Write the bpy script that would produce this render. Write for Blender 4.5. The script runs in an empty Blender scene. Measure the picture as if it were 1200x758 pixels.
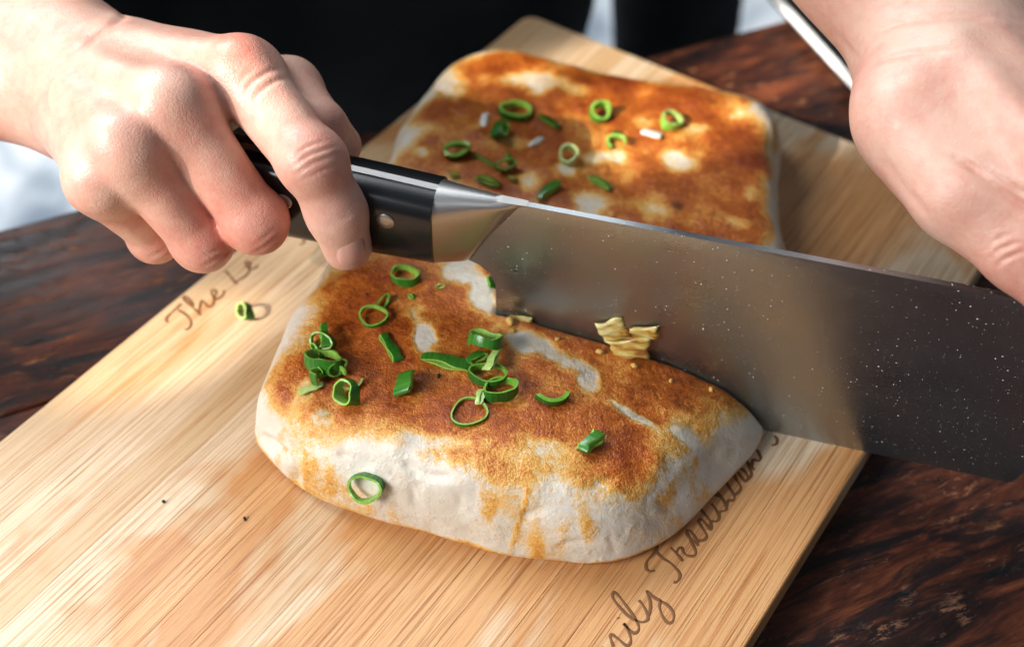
import bpy, bmesh, math, random
import numpy as np
from mathutils import Vector, Matrix
from mathutils.bvhtree import BVHTree
SC = bpy.context.scene
COL = SC.collection
random.seed(4)

# ------------------------------------------------------------------ camera
FPX = 1450.0                                   # focal length for a 1200 px wide frame
R = np.array([[0.9998987080, -0.0097329751, -0.0103847410],
              [0.0, 0.7296325364, -0.6838394269],
              [0.0142328370, 0.6837701595, 0.7295586305]])   # camera axes -> world
CAM = np.array([-0.0050, -0.3297, 0.3518])
cd = bpy.data.cameras.new('camera')
cam = bpy.data.objects.new('camera', cd)
COL.objects.link(cam)
M4 = Matrix(R.tolist()).to_4x4()
M4.translation = Vector(CAM)
cam.matrix_world = M4
cd.sensor_width = 36.0
cd.lens = FPX / 1200 * 36
cd.clip_start = 0.01
cd.clip_end = 60
cd.dof.use_dof = True
cd.dof.focus_distance = 0.400
cd.dof.aperture_fstop = 6.3
SC.camera = cam

# ------------------------------------------------------------------ world and lamps
wd = bpy.data.worlds.new('World')
SC.world = wd
wd.use_nodes = True
bg = wd.node_tree.nodes['Background']
bg.inputs[0].default_value = (0.62, 0.72, 0.85, 1)
bg.inputs[1].default_value = 0.22


def lamp(name, kind, loc, target, power, color, **kw):
    l = bpy.data.lights.new(name, kind)
    l.energy = power
    l.color = color
    for k, v in kw.items():
        setattr(l, k, v)
    o = bpy.data.objects.new(name, l)
    COL.objects.link(o)
    o.location = loc
    o.rotation_euler = (Vector(target) - Vector(loc)).to_track_quat('-Z', 'Y').to_euler()
    return o


lamp('window_light', 'AREA', (-0.80, -0.52, 0.56), (-0.03, -0.02, 0.0), 13.0, (1.0, 0.975, 0.95), shape='RECTANGLE', size=0.50, size_y=0.40)
lamp('sky_light', 'AREA', (-1.05, 0.85, 1.35), (-0.15, 0.0, 0.0), 40, (0.90, 0.955, 1.0), shape='RECTANGLE', size=0.95, size_y=0.95)
# low sun coming through gaps: one broad shaft over the gripping hand, three thin ones beside it
SUN = np.array([-2.20, -1.40, 1.70])
for tgt, deg, pw in (((-0.095, 0.035, 0.085), 2.9, 290), ((0.050, 0.172, 0.0), 1.1, 620), ((-0.132, -0.012, 0.0), 1.0, 900), ((0.085, 0.110, 0.02), 1.5, 600), ((0.150, 0.205, -0.015), 1.3, 1200)):
    lamp('low_sunlight', 'SPOT', tuple(np.array(tgt) + SUN), tgt, pw, (1.0, 0.91, 0.80), spot_size=math.radians(deg), spot_blend=0.5, shadow_soft_size=0.008)
lamp('yard_light', 'AREA', (-0.6, 2.2, 1.9), (-0.2, 1.5, -0.75), 55, (0.93, 0.97, 1.0), shape='SQUARE', size=1.6)
vs = SC.view_settings
vs.view_transform = 'Standard'
vs.look = 'None'
vs.exposure = 0.0
vs.gamma = 1.0
vs.use_curve_mapping = False


# ------------------------------------------------------------------ measuring helpers
def ray(x, y):
    return R @ np.array([x - 600.0, 379.0 - y, -FPX])


def P(x, y, z=0.0):
    r = ray(x, y)
    return CAM + r * ((z - CAM[2]) / r[2])


def project(v):
    c = (v - CAM) @ R
    return np.stack([600 + FPX * c[:, 0] / -c[:, 2], 379 - FPX * c[:, 1] / -c[:, 2]], 1)


E0 = np.array([0.0926, -0.0521, 0.0])           # a point on the cutting edge
DB = np.array([0.9656, -0.2599, 0.0])           # along the blade, heel to tip
NB = np.array([DB[1], -DB[0], 0.0])             # across the blade, towards the camera


def BL(s, z, t=0.0):
    return E0 + DB * s + NB * t + np.array([0, 0, z])


# ------------------------------------------------------------------ object helpers
def link(name, me, mat=None, parent=None):
    o = bpy.data.objects.new(name, me)
    COL.objects.link(o)
    if mat is not None:
        for m in (mat if isinstance(mat, (list, tuple)) else [mat]):
            me.materials.append(m)
    if parent is not None:
        o.parent = parent
    return o


def empty(name, loc=(0, 0, 0)):
    o = bpy.data.objects.new(name, None)
    o.empty_display_size = 0.02
    o.location = loc
    COL.objects.link(o)
    return o


def tag(o, label=None, cat=None, group=None, kind=None):
    if label: o['label'] = label
    if cat: o['category'] = cat
    if group: o['group'] = group
    if kind: o['kind'] = kind
    return o


def mesh(name, v, f, smooth=True):
    me = bpy.data.meshes.new(name)
    me.from_pydata([tuple(map(float, p)) for p in v], [], [tuple(map(int, q)) for q in f])
    me.update()
    if smooth:
        me.shade_smooth()
    return me


def mesh_np(name, v, quads, smooth=True):
    me = bpy.data.meshes.new(name)
    n, q = len(v), len(quads)
    me.vertices.add(n)
    me.vertices.foreach_set('co', np.ascontiguousarray(v, dtype=np.float32).ravel())
    me.loops.add(q * 4)
    me.loops.foreach_set('vertex_index', np.ascontiguousarray(quads, dtype=np.int32).ravel())
    me.polygons.add(q)
    me.polygons.foreach_set('loop_start', np.arange(0, q * 4, 4, dtype=np.int32))
    me.update(calc_edges=True)
    me.validate()
    if smooth:
        me.shade_smooth()
    return me


def add_attr(me, name, vals):
    a = me.attributes.new(name, 'FLOAT', 'POINT')
    a.data.foreach_set('value', np.ascontiguousarray(vals, dtype=np.float32))


def box_mesh(name, x0, x1, y0, y1, z0, z1):
    v = [(x, y, z) for z in (z0, z1) for y in (y0, y1) for x in (x0, x1)]
    f = [(0, 2, 3, 1), (4, 5, 7, 6), (0, 1, 5, 4), (2, 6, 7, 3), (0, 4, 6, 2), (1, 3, 7, 5)]
    return mesh(name, v, f, False)


def bevel(o, w, seg=2):
    m = o.modifiers.new('bevel', 'BEVEL')
    m.width = w
    m.segments = seg
    m.limit_method = 'ANGLE'
    m.angle_limit = math.radians(40)
    o.data.shade_smooth()
    w2 = o.modifiers.new('normals', 'WEIGHTED_NORMAL')
    w2.keep_sharp = False
    return o


def loft(name, rings, caps=True, smooth=True):
    n = len(rings[0])
    v = [p for r in rings for p in r]
    f = []
    for i in range(len(rings) - 1):
        for j in range(n):
            k = (j + 1) % n
            f.append((i * n + j, i * n + k, (i + 1) * n + k, (i + 1) * n + j))
    if caps:
        f.append(tuple(range(n - 1, -1, -1)))
        f.append(tuple((len(rings) - 1) * n + j for j in range(n)))
    return mesh(name, v, f, smooth)


def fix_normals(me):
    bm = bmesh.new()
    bm.from_mesh(me)
    bmesh.ops.recalc_face_normals(bm, faces=bm.faces)
    bm.to_mesh(me)
    bm.free()
    return me


def catmull(pts, n=8, closed=True):
    p = np.array(pts, float)
    m = len(p)
    out = []
    for i in range(m if closed else m - 1):
        if closed:
            a, b, c, d = p[(i - 1) % m], p[i], p[(i + 1) % m], p[(i + 2) % m]
        else:
            a, b, c, d = p[max(i - 1, 0)], p[i], p[i + 1], p[min(i + 2, m - 1)]
        for k in range(n):
            t = k / n
            out.append(0.5 * (2 * b + (c - a) * t + (2 * a - 5 * b + 4 * c - d) * t * t + (3 * b - a - 3 * c + d) * t ** 3))
    if not closed:
        out.append(p[-1])
    return np.array(out)


# ------------------------------------------------------------------ implicit surfaces
def smin(a, b, k):
    h = np.clip(0.5 + 0.5 * (b - a) / k, 0, 1)
    return b + (a - b) * h - k * h * (1 - h)


def smax(a, b, k):
    return -smin(-a, -b, k)


def cone(p, a, b, ra, rb):
    a = np.asarray(a, np.float32)
    ba = np.asarray(b, np.float32) - a
    pa = p - a
    t = np.clip(pa @ ba / max(float(ba @ ba), 1e-12), 0, 1)
    return np.linalg.norm(pa - t[:, None] * ba, axis=1) - (ra + (rb - ra) * t)


def ball(p, c, r):
    return np.linalg.norm(p - np.asarray(c, np.float32), axis=1) - r


_rng = np.random.RandomState(7)
_LAT = _rng.rand(32, 32, 32).astype(np.float32)


def vnoise(p, scale, seed=0.0):
    q = p / scale + seed * 7.31
    i = np.floor(q).astype(np.int64)
    f = (q - i).astype(np.float32)
    f = f * f * (3 - 2 * f)
    r = 0
    for dx in (0, 1):
        for dy in (0, 1):
            for dz in (0, 1):
                w = (f[:, 0] if dx else 1 - f[:, 0]) * (f[:, 1] if dy else 1 - f[:, 1]) * (f[:, 2] if dz else 1 - f[:, 2])
                r = r + w * _LAT[(i[:, 0] + dx) % 32, (i[:, 1] + dy) % 32, (i[:, 2] + dz) % 32]
    return r * 2 - 1


def surface(fn, lo, hi, h, smooth=1):
    """mesh the zero level of fn (negative inside) on a grid of step h, evaluated only near the surface"""
    lo = np.array(lo, float)
    B = 6
    nb = np.ceil((np.array(hi) - lo) / (h * B)).astype(int)
    n = nb * B + 1
    cx = [lo[k] + (np.arange(nb[k]) + 0.5) * h * B for k in range(3)]
    G = np.stack(np.meshgrid(*cx, indexing='ij'), -1).reshape(-1, 3).astype(np.float32)
    dc = fn(G).reshape(nb)
    near = np.abs(dc) < h * B * 1.35
    S = np.full(n, 1.0, np.float32)
    big = np.repeat(np.repeat(np.repeat(dc, B, 0), B, 1), B, 2)
    S[:-1, :-1, :-1] = np.where(big < 0, -1.0, 1.0)
    bi = np.argwhere(near)
    off = np.stack(np.meshgrid(*[np.arange(B + 1)] * 3, indexing='ij'), -1).reshape(-1, 3)
    for c in range(0, len(bi), 1500):
        idx = (bi[c:c + 1500, None, :] * B + off[None]).reshape(-1, 3)
        val = fn((lo + idx * h).astype(np.float32))
        S[idx[:, 0], idx[:, 1], idx[:, 2]] = val
    neg = S < 0
    m = [x - 1 for x in n]
    acc = np.zeros(m, np.int8)
    for dx in (0, 1):
        for dy in (0, 1):
            for dz in (0, 1):
                acc += neg[dx:dx + m[0], dy:dy + m[1], dz:dz + m[2]]
    act = np.argwhere((acc > 0) & (acc < 8))
    pos = np.zeros((len(act), 3))
    cnt = np.zeros(len(act))
    corners = [(x, y, z) for x in (0, 1) for y in (0, 1) for z in (0, 1)]
    for a in corners:
        for k in range(3):
            if a[k] == 0:
                b = list(a)
                b[k] = 1
                va = S[act[:, 0] + a[0], act[:, 1] + a[1], act[:, 2] + a[2]]
                vb = S[act[:, 0] + b[0], act[:, 1] + b[1], act[:, 2] + b[2]]
                cr = (va < 0) != (vb < 0)
                t = np.where(cr, va / np.where(va == vb, 1, va - vb), 0)
                q = np.array(a, float)[None].repeat(len(act), 0)
                q[:, k] = t
                pos += q * cr[:, None]
                cnt += cr
    v = lo + (act + pos / cnt[:, None]) * h
    ids = np.full(m, -1, np.int64)
    ids[act[:, 0], act[:, 1], act[:, 2]] = np.arange(len(act))
    quads = []
    for k in range(3):
        u, w = [(1, 2), (2, 0), (0, 1)][k]
        sl0 = [slice(1, None)] * 3
        sl1 = [slice(1, None)] * 3
        sl0[k] = slice(0, -1)
        sl1[k] = slice(1, None)
        a, b = neg[tuple(sl0)], neg[tuple(sl1)]
        e = np.argwhere(a != b)
        if not len(e):
            continue
        flip = ~a[e[:, 0], e[:, 1], e[:, 2]]
        e = e + np.array([0 if j == k else 1 for j in range(3)])
        du = np.zeros(3, int); du[u] = 1
        dw = np.zeros(3, int); dw[w] = 1
        ok = np.all(e < np.array(m), axis=1)
        e, flip = e[ok], flip[ok]
        g = lambda q: ids[q[:, 0], q[:, 1], q[:, 2]]
        Q = np.stack([g(e - du - dw), g(e - dw), g(e), g(e - du)], 1)
        Q[flip] = Q[flip][:, ::-1]
        quads.append(Q[np.all(Q >= 0, axis=1)])
    quads = np.concatenate(quads)
    for _ in range(smooth):
        s = np.zeros_like(v)
        c = np.zeros(len(v))
        for i in range(4):
            a, b = quads[:, i], quads[:, (i + 1) % 4]
            for k in range(3):
                s[:, k] += np.bincount(a, v[b, k], len(v)) + np.bincount(b, v[a, k], len(v))
            c += np.bincount(a, minlength=len(v)) + np.bincount(b, minlength=len(v))
        c[c == 0] = 1
        v = v + 0.55 * (s / c[:, None] - v)
    return v, quads


def vnormals(v, q):
    n = np.cross(v[q[:, 2]] - v[q[:, 0]], v[q[:, 3]] - v[q[:, 1]])
    out = np.zeros_like(v)
    for i in range(4):
        for k in range(3):
            out[:, k] += np.bincount(q[:, i], n[:, k], len(v))
    return out / np.maximum(np.linalg.norm(out, axis=1, keepdims=True), 1e-12)


def sstep(a, b, x):
    t = np.clip((x - a) / (b - a), 0, 1)
    return t * t * (3 - 2 * t)


# ------------------------------------------------------------------ material helpers
class Mat:
    def __init__(self, name):
        self.m = bpy.data.materials.new(name)
        self.m.use_nodes = True
        self.t = self.m.node_tree
        self.b = self.t.nodes['Principled BSDF']

    def n(self, kind, **kw):
        nd = self.t.nodes.new('ShaderNode' + kind)
        for k, v in kw.items():
            if k.startswith('i_'):
                nd.inputs[k[2:].replace('_', ' ')].default_value = v
            else:
                setattr(nd, k, v)
        return nd

    def l(self, a, b):
        self.t.links.new(a, b)

    def coord(self, scale=(1, 1, 1), rot=(0, 0, 0), loc=(0, 0, 0), kind='Object'):
        c = self.n('TexCoord')
        mp = self.n('Mapping')
        mp.inputs['Scale'].default_value = scale
        mp.inputs['Rotation'].default_value = rot
        mp.inputs['Location'].default_value = loc
        self.l(c.outputs[kind], mp.inputs[0])
        return mp.outputs[0]

    def noise(self, co, scale, detail=4, rough=0.55, dist=0.0):
        nd = self.n('TexNoise')
        nd.inputs['Scale'].default_value = scale
        nd.inputs['Detail'].default_value = detail
        nd.inputs['Roughness'].default_value = rough
        nd.inputs['Distortion'].default_value = dist
        if co is not None:
            self.l(co, nd.inputs['Vector'])
        return nd.outputs['Fac']

    def voronoi(self, co, scale, feature='F1'):
        nd = self.n('TexVoronoi', feature=feature)
        nd.inputs['Scale'].default_value = scale
        self.l(co, nd.inputs['Vector'])
        return nd

    def ramp(self, fac, stops, interp='LINEAR'):
        nd = self.n('ValToRGB')
        cr = nd.color_ramp
        cr.interpolation = interp
        while len(cr.elements) < len(stops):
            cr.elements.new(0.5)
        for e, (p, c) in zip(cr.elements, stops):
            e.position = p
            e.color = (c, c, c, 1) if isinstance(c, (int, float)) else (*c, 1)
        self.l(fac, nd.inputs[0])
        return nd.outputs[0]

    def math(self, op, a, b=None, c=None, clamp=False):
        nd = self.n('Math', operation=op)
        nd.use_clamp = clamp
        for i, x in enumerate((a, b, c)):
            if x is None:
                continue
            if isinstance(x, (int, float)):
                nd.inputs[i].default_value = x
            else:
                self.l(x, nd.inputs[i])
        return nd.outputs[0]

    def mix(self, fac, a, b, blend='MIX'):
        nd = self.n('Mix', data_type='RGBA', blend_type=blend)
        for s, x in ((nd.inputs['Factor'], fac), (nd.inputs[6], a), (nd.inputs[7], b)):
            if isinstance(x, (int, float)):
                s.default_value = x
            elif isinstance(x, tuple):
                s.default_value = (*x, 1)
            else:
                self.l(x, s)
        return nd.outputs[2]

    def attr(self, name):
        return self.n('Attribute', attribute_name=name).outputs['Fac']

    def bump(self, h, dist, strength=1.0, prev=None):
        nd = self.n('Bump')
        nd.inputs['Distance'].default_value = dist
        nd.inputs['Strength'].default_value = strength
        self.l(h, nd.inputs['Height'])
        if prev is not None:
            self.l(prev, nd.inputs['Normal'])
        return nd.outputs[0]

    def set(self, **kw):
        for k, v in kw.items():
            s = self.b.inputs[k.replace('_', ' ')]
            if hasattr(v, 'is_linked') or hasattr(v, 'links'):
                self.l(v, s)
            elif isinstance(v, tuple) and len(v) == 3 and s.type == 'RGBA':
                s.default_value = (*v, 1)
            else:
                s.default_value = v
        return self.m


def plain(name, col, rough=0.5, **kw):
    m = Mat(name)
    return m.set(Base_Color=col, Roughness=rough, **kw)


def mat_table():
    m = Mat('table_wood')
    ang = math.atan2(0.166, 0.36)
    ra = m.n('ObjectInfo').outputs['Random']
    c0 = m.n('TexCoord').outputs['Object']
    mp = m.n('Mapping')
    mp.inputs['Scale'].default_value = (1.0, 6.0, 6.0)
    m.l(c0, mp.inputs[0])
    off = m.n('CombineXYZ')
    m.l(m.math('MULTIPLY', ra, 7.0), off.inputs[0])
    m.l(off.outputs[0], mp.inputs['Location'])
    co = mp.outputs[0]
    warp = m.noise(co, 6, 3, 0.5)
    g = m.noise(co, 19, 9, 0.72, 1.1)
    g2 = m.noise(co, 90, 5, 0.6, 0.6)
    big = m.noise(m.coord((1.0, 3.2, 1)), 14, 5, 0.65, 0.5)
    k = m.math('ADD', m.math('MULTIPLY', g, 0.60), m.math('ADD', m.math('MULTIPLY', big, 0.45), m.math('MULTIPLY', g2, 0.12)))
    col = m.ramp(k, [(0.44, (0.007, 0.005, 0.0055)), (0.54, (0.024, 0.010, 0.0075)), (0.62, (0.078, 0.022, 0.011)), (0.72, (0.165, 0.050, 0.020)), (0.84, (0.27, 0.11, 0.047))])
    # worn flecks where the varnish has gone
    fl = m.noise(m.coord((1.0, 3.6, 1), (0, 0, 0.1)), 70, 9, 0.78, 0.5)
    where = m.ramp(m.noise(m.coord((1, 1.6, 1)), 26, 3, 0.6, 0.5), [(0.46, 0.0), (0.64, 1.0)])
    fk = m.math('MULTIPLY', m.ramp(fl, [(0.55, 0.0), (0.60, 1.0)]), where)
    col = m.mix(m.math('MULTIPLY', fk, 0.95), col, (0.40, 0.17, 0.075))
    sc = m.noise(m.coord((0.7, 14, 1), (0, 0, 0.9)), 45, 3, 0.6)
    col = m.mix(m.math('MULTIPLY', m.ramp(sc, [(0.70, 0.0), (0.75, 1.0)]), 0.35), col, (0.30, 0.24, 0.20))
    blk = m.ramp(m.noise(m.coord((1, 5.0, 1), loc=(3, 1, 0)), 17, 7, 0.7, 0.7), [(0.52, 0.0), (0.60, 1.0)])
    col = m.mix(m.math('MULTIPLY', blk, 0.85), col, (0.006, 0.0075, 0.009))
    rough = m.ramp(g, [(0.3, 0.26), (0.7, 0.44)])
    nb = m.bump(m.math('ADD', g, m.math('MULTIPLY', fk, 0.4)), 0.0006, 0.7)
    return m.set(Base_Color=col, Roughness=rough, Normal=nb, Specular_IOR_Level=0.30)


def mat_bamboo():
    m = Mat('bamboo')
    ra = m.n('ObjectInfo').outputs['Random']
    c0 = m.n('TexCoord').outputs['Object']
    off = m.n('CombineXYZ')
    m.l(m.math('MULTIPLY', ra, 3.0), off.inputs[1])

    def co(sx, sy):
        mp = m.n('Mapping')
        mp.inputs['Scale'].default_value = (sx, sy, 1)
        m.l(c0, mp.inputs[0])
        m.l(off.outputs[0], mp.inputs['Location'])
        return mp.outputs[0]
    fibre = m.noise(co(62, 0.9), 14, 6, 0.65)
    fine = m.noise(co(150, 1.2), 14, 5, 0.65)
    patch = m.noise(m.coord((1, 0.45, 1)), 16, 4, 0.6, 0.5)
    base = m.ramp(ra, [(0.0, (0.71, 0.53, 0.34)), (0.3, (0.80, 0.66, 0.48)), (0.65, (0.61, 0.42, 0.23)), (1.0, (0.81, 0.68, 0.50))])
    dark = m.ramp(fibre, [(0.48, 0.0), (0.60, 1.0)])
    col = m.mix(m.math('MULTIPLY', dark, 0.60), base, (0.50, 0.26, 0.10))
    d2 = m.ramp(fine, [(0.55, 0.0), (0.60, 1.0)])
    col = m.mix(m.math('MULTIPLY', d2, 0.66), col, (0.30, 0.115, 0.03))
    # oily stain round the bread, shifted right; the paler left paints in glare
    ox = m.n('SeparateXYZ')
    m.l(c0, ox.inputs[0])
    cx = m.math('DIVIDE', m.math('SUBTRACT', ox.outputs[0], 0.180), 0.140)
    cy = m.math('DIVIDE', m.math('ADD', ox.outputs[1], 0.205), 0.23)
    rr = m.math('SQRT', m.math('ADD', m.math('MULTIPLY', cx, cx), m.math('MULTIPLY', cy, cy)))
    oil = m.math('ADD', m.math('SUBTRACT', 1.0, rr), m.math('MULTIPLY', m.math('SUBTRACT', patch, 0.5), 5.0))
    oil_shade_m = m.ramp(oil, [(0.08, 0.0), (0.50, 1.0)])
    col = m.mix(m.math('MULTIPLY', oil_shade_m, 0.85), col, m.mix(1.0, col, (0.86, 0.53, 0.25), 'MULTIPLY'))
    # nodes of the cane: short cross marks
    nod = m.ramp(m.noise(co(9, 2.0), 16, 3, 0.6), [(0.70, 0.0), (0.78, 1.0)])
    col = m.mix(m.math('MULTIPLY', nod, 0.55), col, (0.33, 0.14, 0.05))
    # fine knife scratches
    s1 = m.ramp(m.noise(m.coord((90, 2.2, 1), (0, 0, 1.05)), 6, 2, 0.5), [(0.70, 0.0), (0.73, 1.0)])
    col = m.mix(m.math('MULTIPLY', s1, 0.40), col, (0.80, 0.66, 0.46))
    nb = m.bump(m.math('SUBTRACT', m.math('ADD', fibre, fine), m.math('MULTIPLY', s1, 0.5)), 0.00022, 0.75)
    rough = m.math('SUBTRACT', 0.42, m.math('MULTIPLY', oil_shade_m, 0.06))
    return m.set(Base_Color=col, Roughness=rough, Normal=nb, Specular_IOR_Level=0.5)


def mat_bread():
    m = Mat('griddled_dough')
    t = m.attr('toast')
    sc = m.attr('scorch')
    co = m.coord()
    n1 = m.noise(co, 95, 5, 0.62)
    n2 = m.noise(co, 420, 4, 0.65)
    n3 = m.noise(co, 1400, 2, 0.6)
    n0 = m.noise(co, 36, 3, 0.6, 0.4)
    k = m.math('MULTIPLY_ADD', m.math('ADD', m.math('MULTIPLY', m.math('SUBTRACT', n0, 0.5), 0.55), m.math('ADD', m.math('MULTIPLY', m.math('SUBTRACT', n1, 0.5), 0.75), m.math('ADD', m.math('MULTIPLY', m.math('SUBTRACT', n2, 0.5), 0.80), m.math('MULTIPLY', m.math('SUBTRACT', n3, 0.5), 0.70)))), m.ramp(t, [(0.05, 0.35), (0.40, 1.0)]), t)
    pale = m.mix(m.ramp(m.noise(co, 62, 5, 0.6), [(0.38, 0.0), (0.66, 1.0)]), (0.74, 0.69, 0.60), (0.63, 0.56, 0.45))
    col = m.mix(m.ramp(k, [(0.08, 0.0), (0.30, 1.0)]), pale, (0.74, 0.42, 0.095))
    col = m.mix(m.ramp(k, [(0.28, 0.0), (0.66, 1.0)]), col, (0.53, 0.140, 0.015))
    col = m.mix(m.ramp(k, [(0.60, 0.0), (1.0, 1.0)]), col, (0.24, 0.040, 0.005))
    col = m.mix(m.ramp(m.math('ADD', sc, m.math('MULTIPLY', m.math('SUBTRACT', n2, 0.5), 0.5)), [(0.25, 0.0), (0.9, 1.0)]), col, (0.085, 0.024, 0.006))
    cell = m.voronoi(co, 520)
    nb = m.bump(m.math('MULTIPLY', m.math('ADD', m.math('MULTIPLY', n2, 1.0), m.math('MULTIPLY', n3, 0.6)), m.ramp(t, [(0.1, 0.22), (0.45, 1.0)])), 0.0010, 0.7)
    nb = m.bump(cell.outputs['Distance'], 0.0004, 0.15, nb)
    bl_ = m.n('TexVoronoi', feature='SMOOTH_F1')
    bl_.inputs['Scale'].default_value = 170
    m.l(m.coord(), bl_.inputs['Vector'])
    nb = m.bump(m.math('MULTIPLY', m.math('SUBTRACT', 1.0, bl_.outputs['Distance']), m.ramp(n1, [(0.45, 0.0), (0.7, 1.0)])), 0.0013, 0.5, nb)
    rough = m.ramp(k, [(0.2, 0.50), (0.55, 0.30)])
    return m.set(Base_Color=col, Roughness=rough, Normal=nb, Specular_IOR_Level=0.5, Subsurface_Weight=0.18, Subsurface_Radius=(0.004, 0.0022, 0.001), Subsurface_Scale=1.0)


def mat_skin():
    m = Mat('skin')
    co = m.coord()
    red = m.attr('redness')
    n1 = m.noise(co, 60, 4, 0.6)
    n2 = m.noise(co, 260, 3, 0.6)
    k = m.math('ADD', red, m.math('ADD', m.math('MULTIPLY', m.math('SUBTRACT', n1, 0.5), 1.3), m.math('MULTIPLY', m.math('SUBTRACT', n2, 0.5), 0.8)))
    col = m.mix(m.ramp(k, [(0.0, 0.0), (1.0, 1.0)]), (0.68, 0.425, 0.33), (0.58, 0.21, 0.155))
    pale = m.attr('pale')
    col = m.mix(m.math('MULTIPLY', pale, 0.6), col, (0.80, 0.62, 0.53))
    v = m.voronoi(co, 1500)
    lines = m.noise(m.coord((1, 1, 1)), 900, 3, 0.6)
    h = m.math('ADD', m.math('MULTIPLY', v.outputs['Distance'], 0.6), lines)
    ve = m.n('TexVoronoi', feature='DISTANCE_TO_EDGE')
    ve.inputs['Scale'].default_value = 620
    m.l(m.coord((1, 1, 1), (0.3, 0.5, 0.2)), ve.inputs['Vector'])
    fold = m.ramp(ve.outputs['Distance'], [(0.0, 0.0), (0.12, 1.0)])
    nb = m.bump(h, 0.00022, 0.35)
    nb = m.bump(fold, 0.00010, 0.35, nb)
    nb = m.bump(n2, 0.0005, 0.22, nb)
    rough = m.math('SUBTRACT', m.ramp(n2, [(0.3, 0.34), (0.7, 0.48)]), m.math('MULTIPLY', pale, 0.12))
    return m.set(Base_Color=col, Roughness=rough, Normal=nb, Subsurface_Weight=0.16, Subsurface_Radius=(0.0035, 0.0014, 0.0008), Subsurface_Scale=1.0, Specular_IOR_Level=0.45)


def mat_blade():
    m = Mat('wet_blade_steel')
    co = m.coord()
    br = m.noise(m.coord((4, 1, 320)), 9, 3, 0.6)
    sp = m.voronoi(m.coord((1, 1, 1)), 620)
    sp2 = m.voronoi(m.coord((1, 1, 1), loc=(0.3, 0.2, 0.1)), 1250)
    dens = m.ramp(m.noise(co, 22, 3, 0.6), [(0.38, 0.08), (0.62, 0.95)])
    rnd = m.n('SeparateColor')
    m.l(sp.outputs['Color'], rnd.inputs[0])
    rnd2 = m.n('SeparateColor')
    m.l(sp2.outputs['Color'], rnd2.inputs[0])
    d1 = m.math('MULTIPLY', m.math('LESS_THAN', sp.outputs['Distance'], m.math('MULTIPLY', m.math('MULTIPLY', rnd.outputs[0], rnd.outputs[0]), 0.17)), m.math('LESS_THAN', rnd.outputs[1], dens))
    d2 = m.math('MULTIPLY', m.math('LESS_THAN', sp2.outputs['Distance'], m.math('MULTIPLY', rnd2.outputs[0], 0.14)), m.math('LESS_THAN', rnd2.outputs[1], m.math('MULTIPLY', dens, 0.75)))
    dots = m.math('MAXIMUM', d1, d2)
    film = m.noise(m.coord((1, 1, 1.6)), 30, 4, 0.6)
    rough = m.math('ADD', m.ramp(film, [(0.3, 0.22), (0.7, 0.33)]), m.math('MULTIPLY', br, 0.06))
    col = m.mix(dots, (0.35, 0.38, 0.40), (0.84, 0.84, 0.82))
    nb = m.bump(m.math('ADD', m.math('MULTIPLY', br, 0.15), dots), 0.00025, 0.6)
    return m.set(Base_Color=col, Metallic=m.math('MULTIPLY', m.math('SUBTRACT', 1.0, dots), 0.96), Roughness=rough, Normal=nb)


def mat_steel(name, r=0.28, col=(0.62, 0.61, 0.60)):
    m = Mat(name)
    br = m.noise(m.coord((3, 3, 260)), 8, 3, 0.6)
    return m.set(Base_Color=col, Metallic=1.0, Roughness=m.math('ADD', r, m.math('MULTIPLY', m.math('SUBTRACT', br, 0.5), 0.15)), Normal=m.bump(br, 0.0001, 0.4))


def mat_green(name, a, b):
    m = Mat(name)
    ra = m.n('ObjectInfo').outputs['Random']
    n = m.noise(m.coord((1, 1, 0.15)), 900, 3, 0.6)
    k = m.math('ADD', m.math('MULTIPLY', n, 0.8), m.math('MULTIPLY', m.math('SUBTRACT', ra, 0.5), 0.35))
    col = m.mix(m.ramp(k, [(0.25, 0.0), (0.7, 1.0)]), a, b)
    return m.set(Base_Color=col, Roughness=0.27, Specular_IOR_Level=0.5, Normal=m.bump(n, 0.0003, 0.5), Subsurface_Weight=0.15, Subsurface_Radius=(0.001, 0.002, 0.0006), Subsurface_Scale=1.0)


def mat_floor():
    m = Mat('pale_paving')
    n = m.noise(m.coord((1, 0.5, 1), (0, 0, 0.5)), 5.5, 4, 0.6, 0.8)
    col = m.ramp(n, [(0.38, (0.20, 0.24, 0.29)), (0.48, (0.50, 0.54, 0.58)), (0.58, (0.82, 0.83, 0.84))])
    return m.set(Base_Color=col, Roughness=0.8)


def mat_cloth():
    m = Mat('black_cloth')
    n = m.noise(m.coord(), 9, 4, 0.6)
    w = m.noise(m.coord(), 900, 2, 0.5)
    col = m.ramp(n, [(0.3, (0.004, 0.005, 0.006)), (0.7, (0.012, 0.015, 0.017))])
    return m.set(Base_Color=col, Roughness=0.9, Normal=m.bump(w, 0.0006, 0.5), Specular_IOR_Level=0.15)


def mat_slate():
    m = Mat('dark_speckled_enamel')
    n = m.noise(m.coord(), 120, 5, 0.7)
    col = m.ramp(n, [(0.35, (0.012, 0.016, 0.019)), (0.6, (0.055, 0.066, 0.072)), (0.78, (0.17, 0.19, 0.20))])
    return m.set(Base_Color=col, Roughness=0.55)


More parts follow.
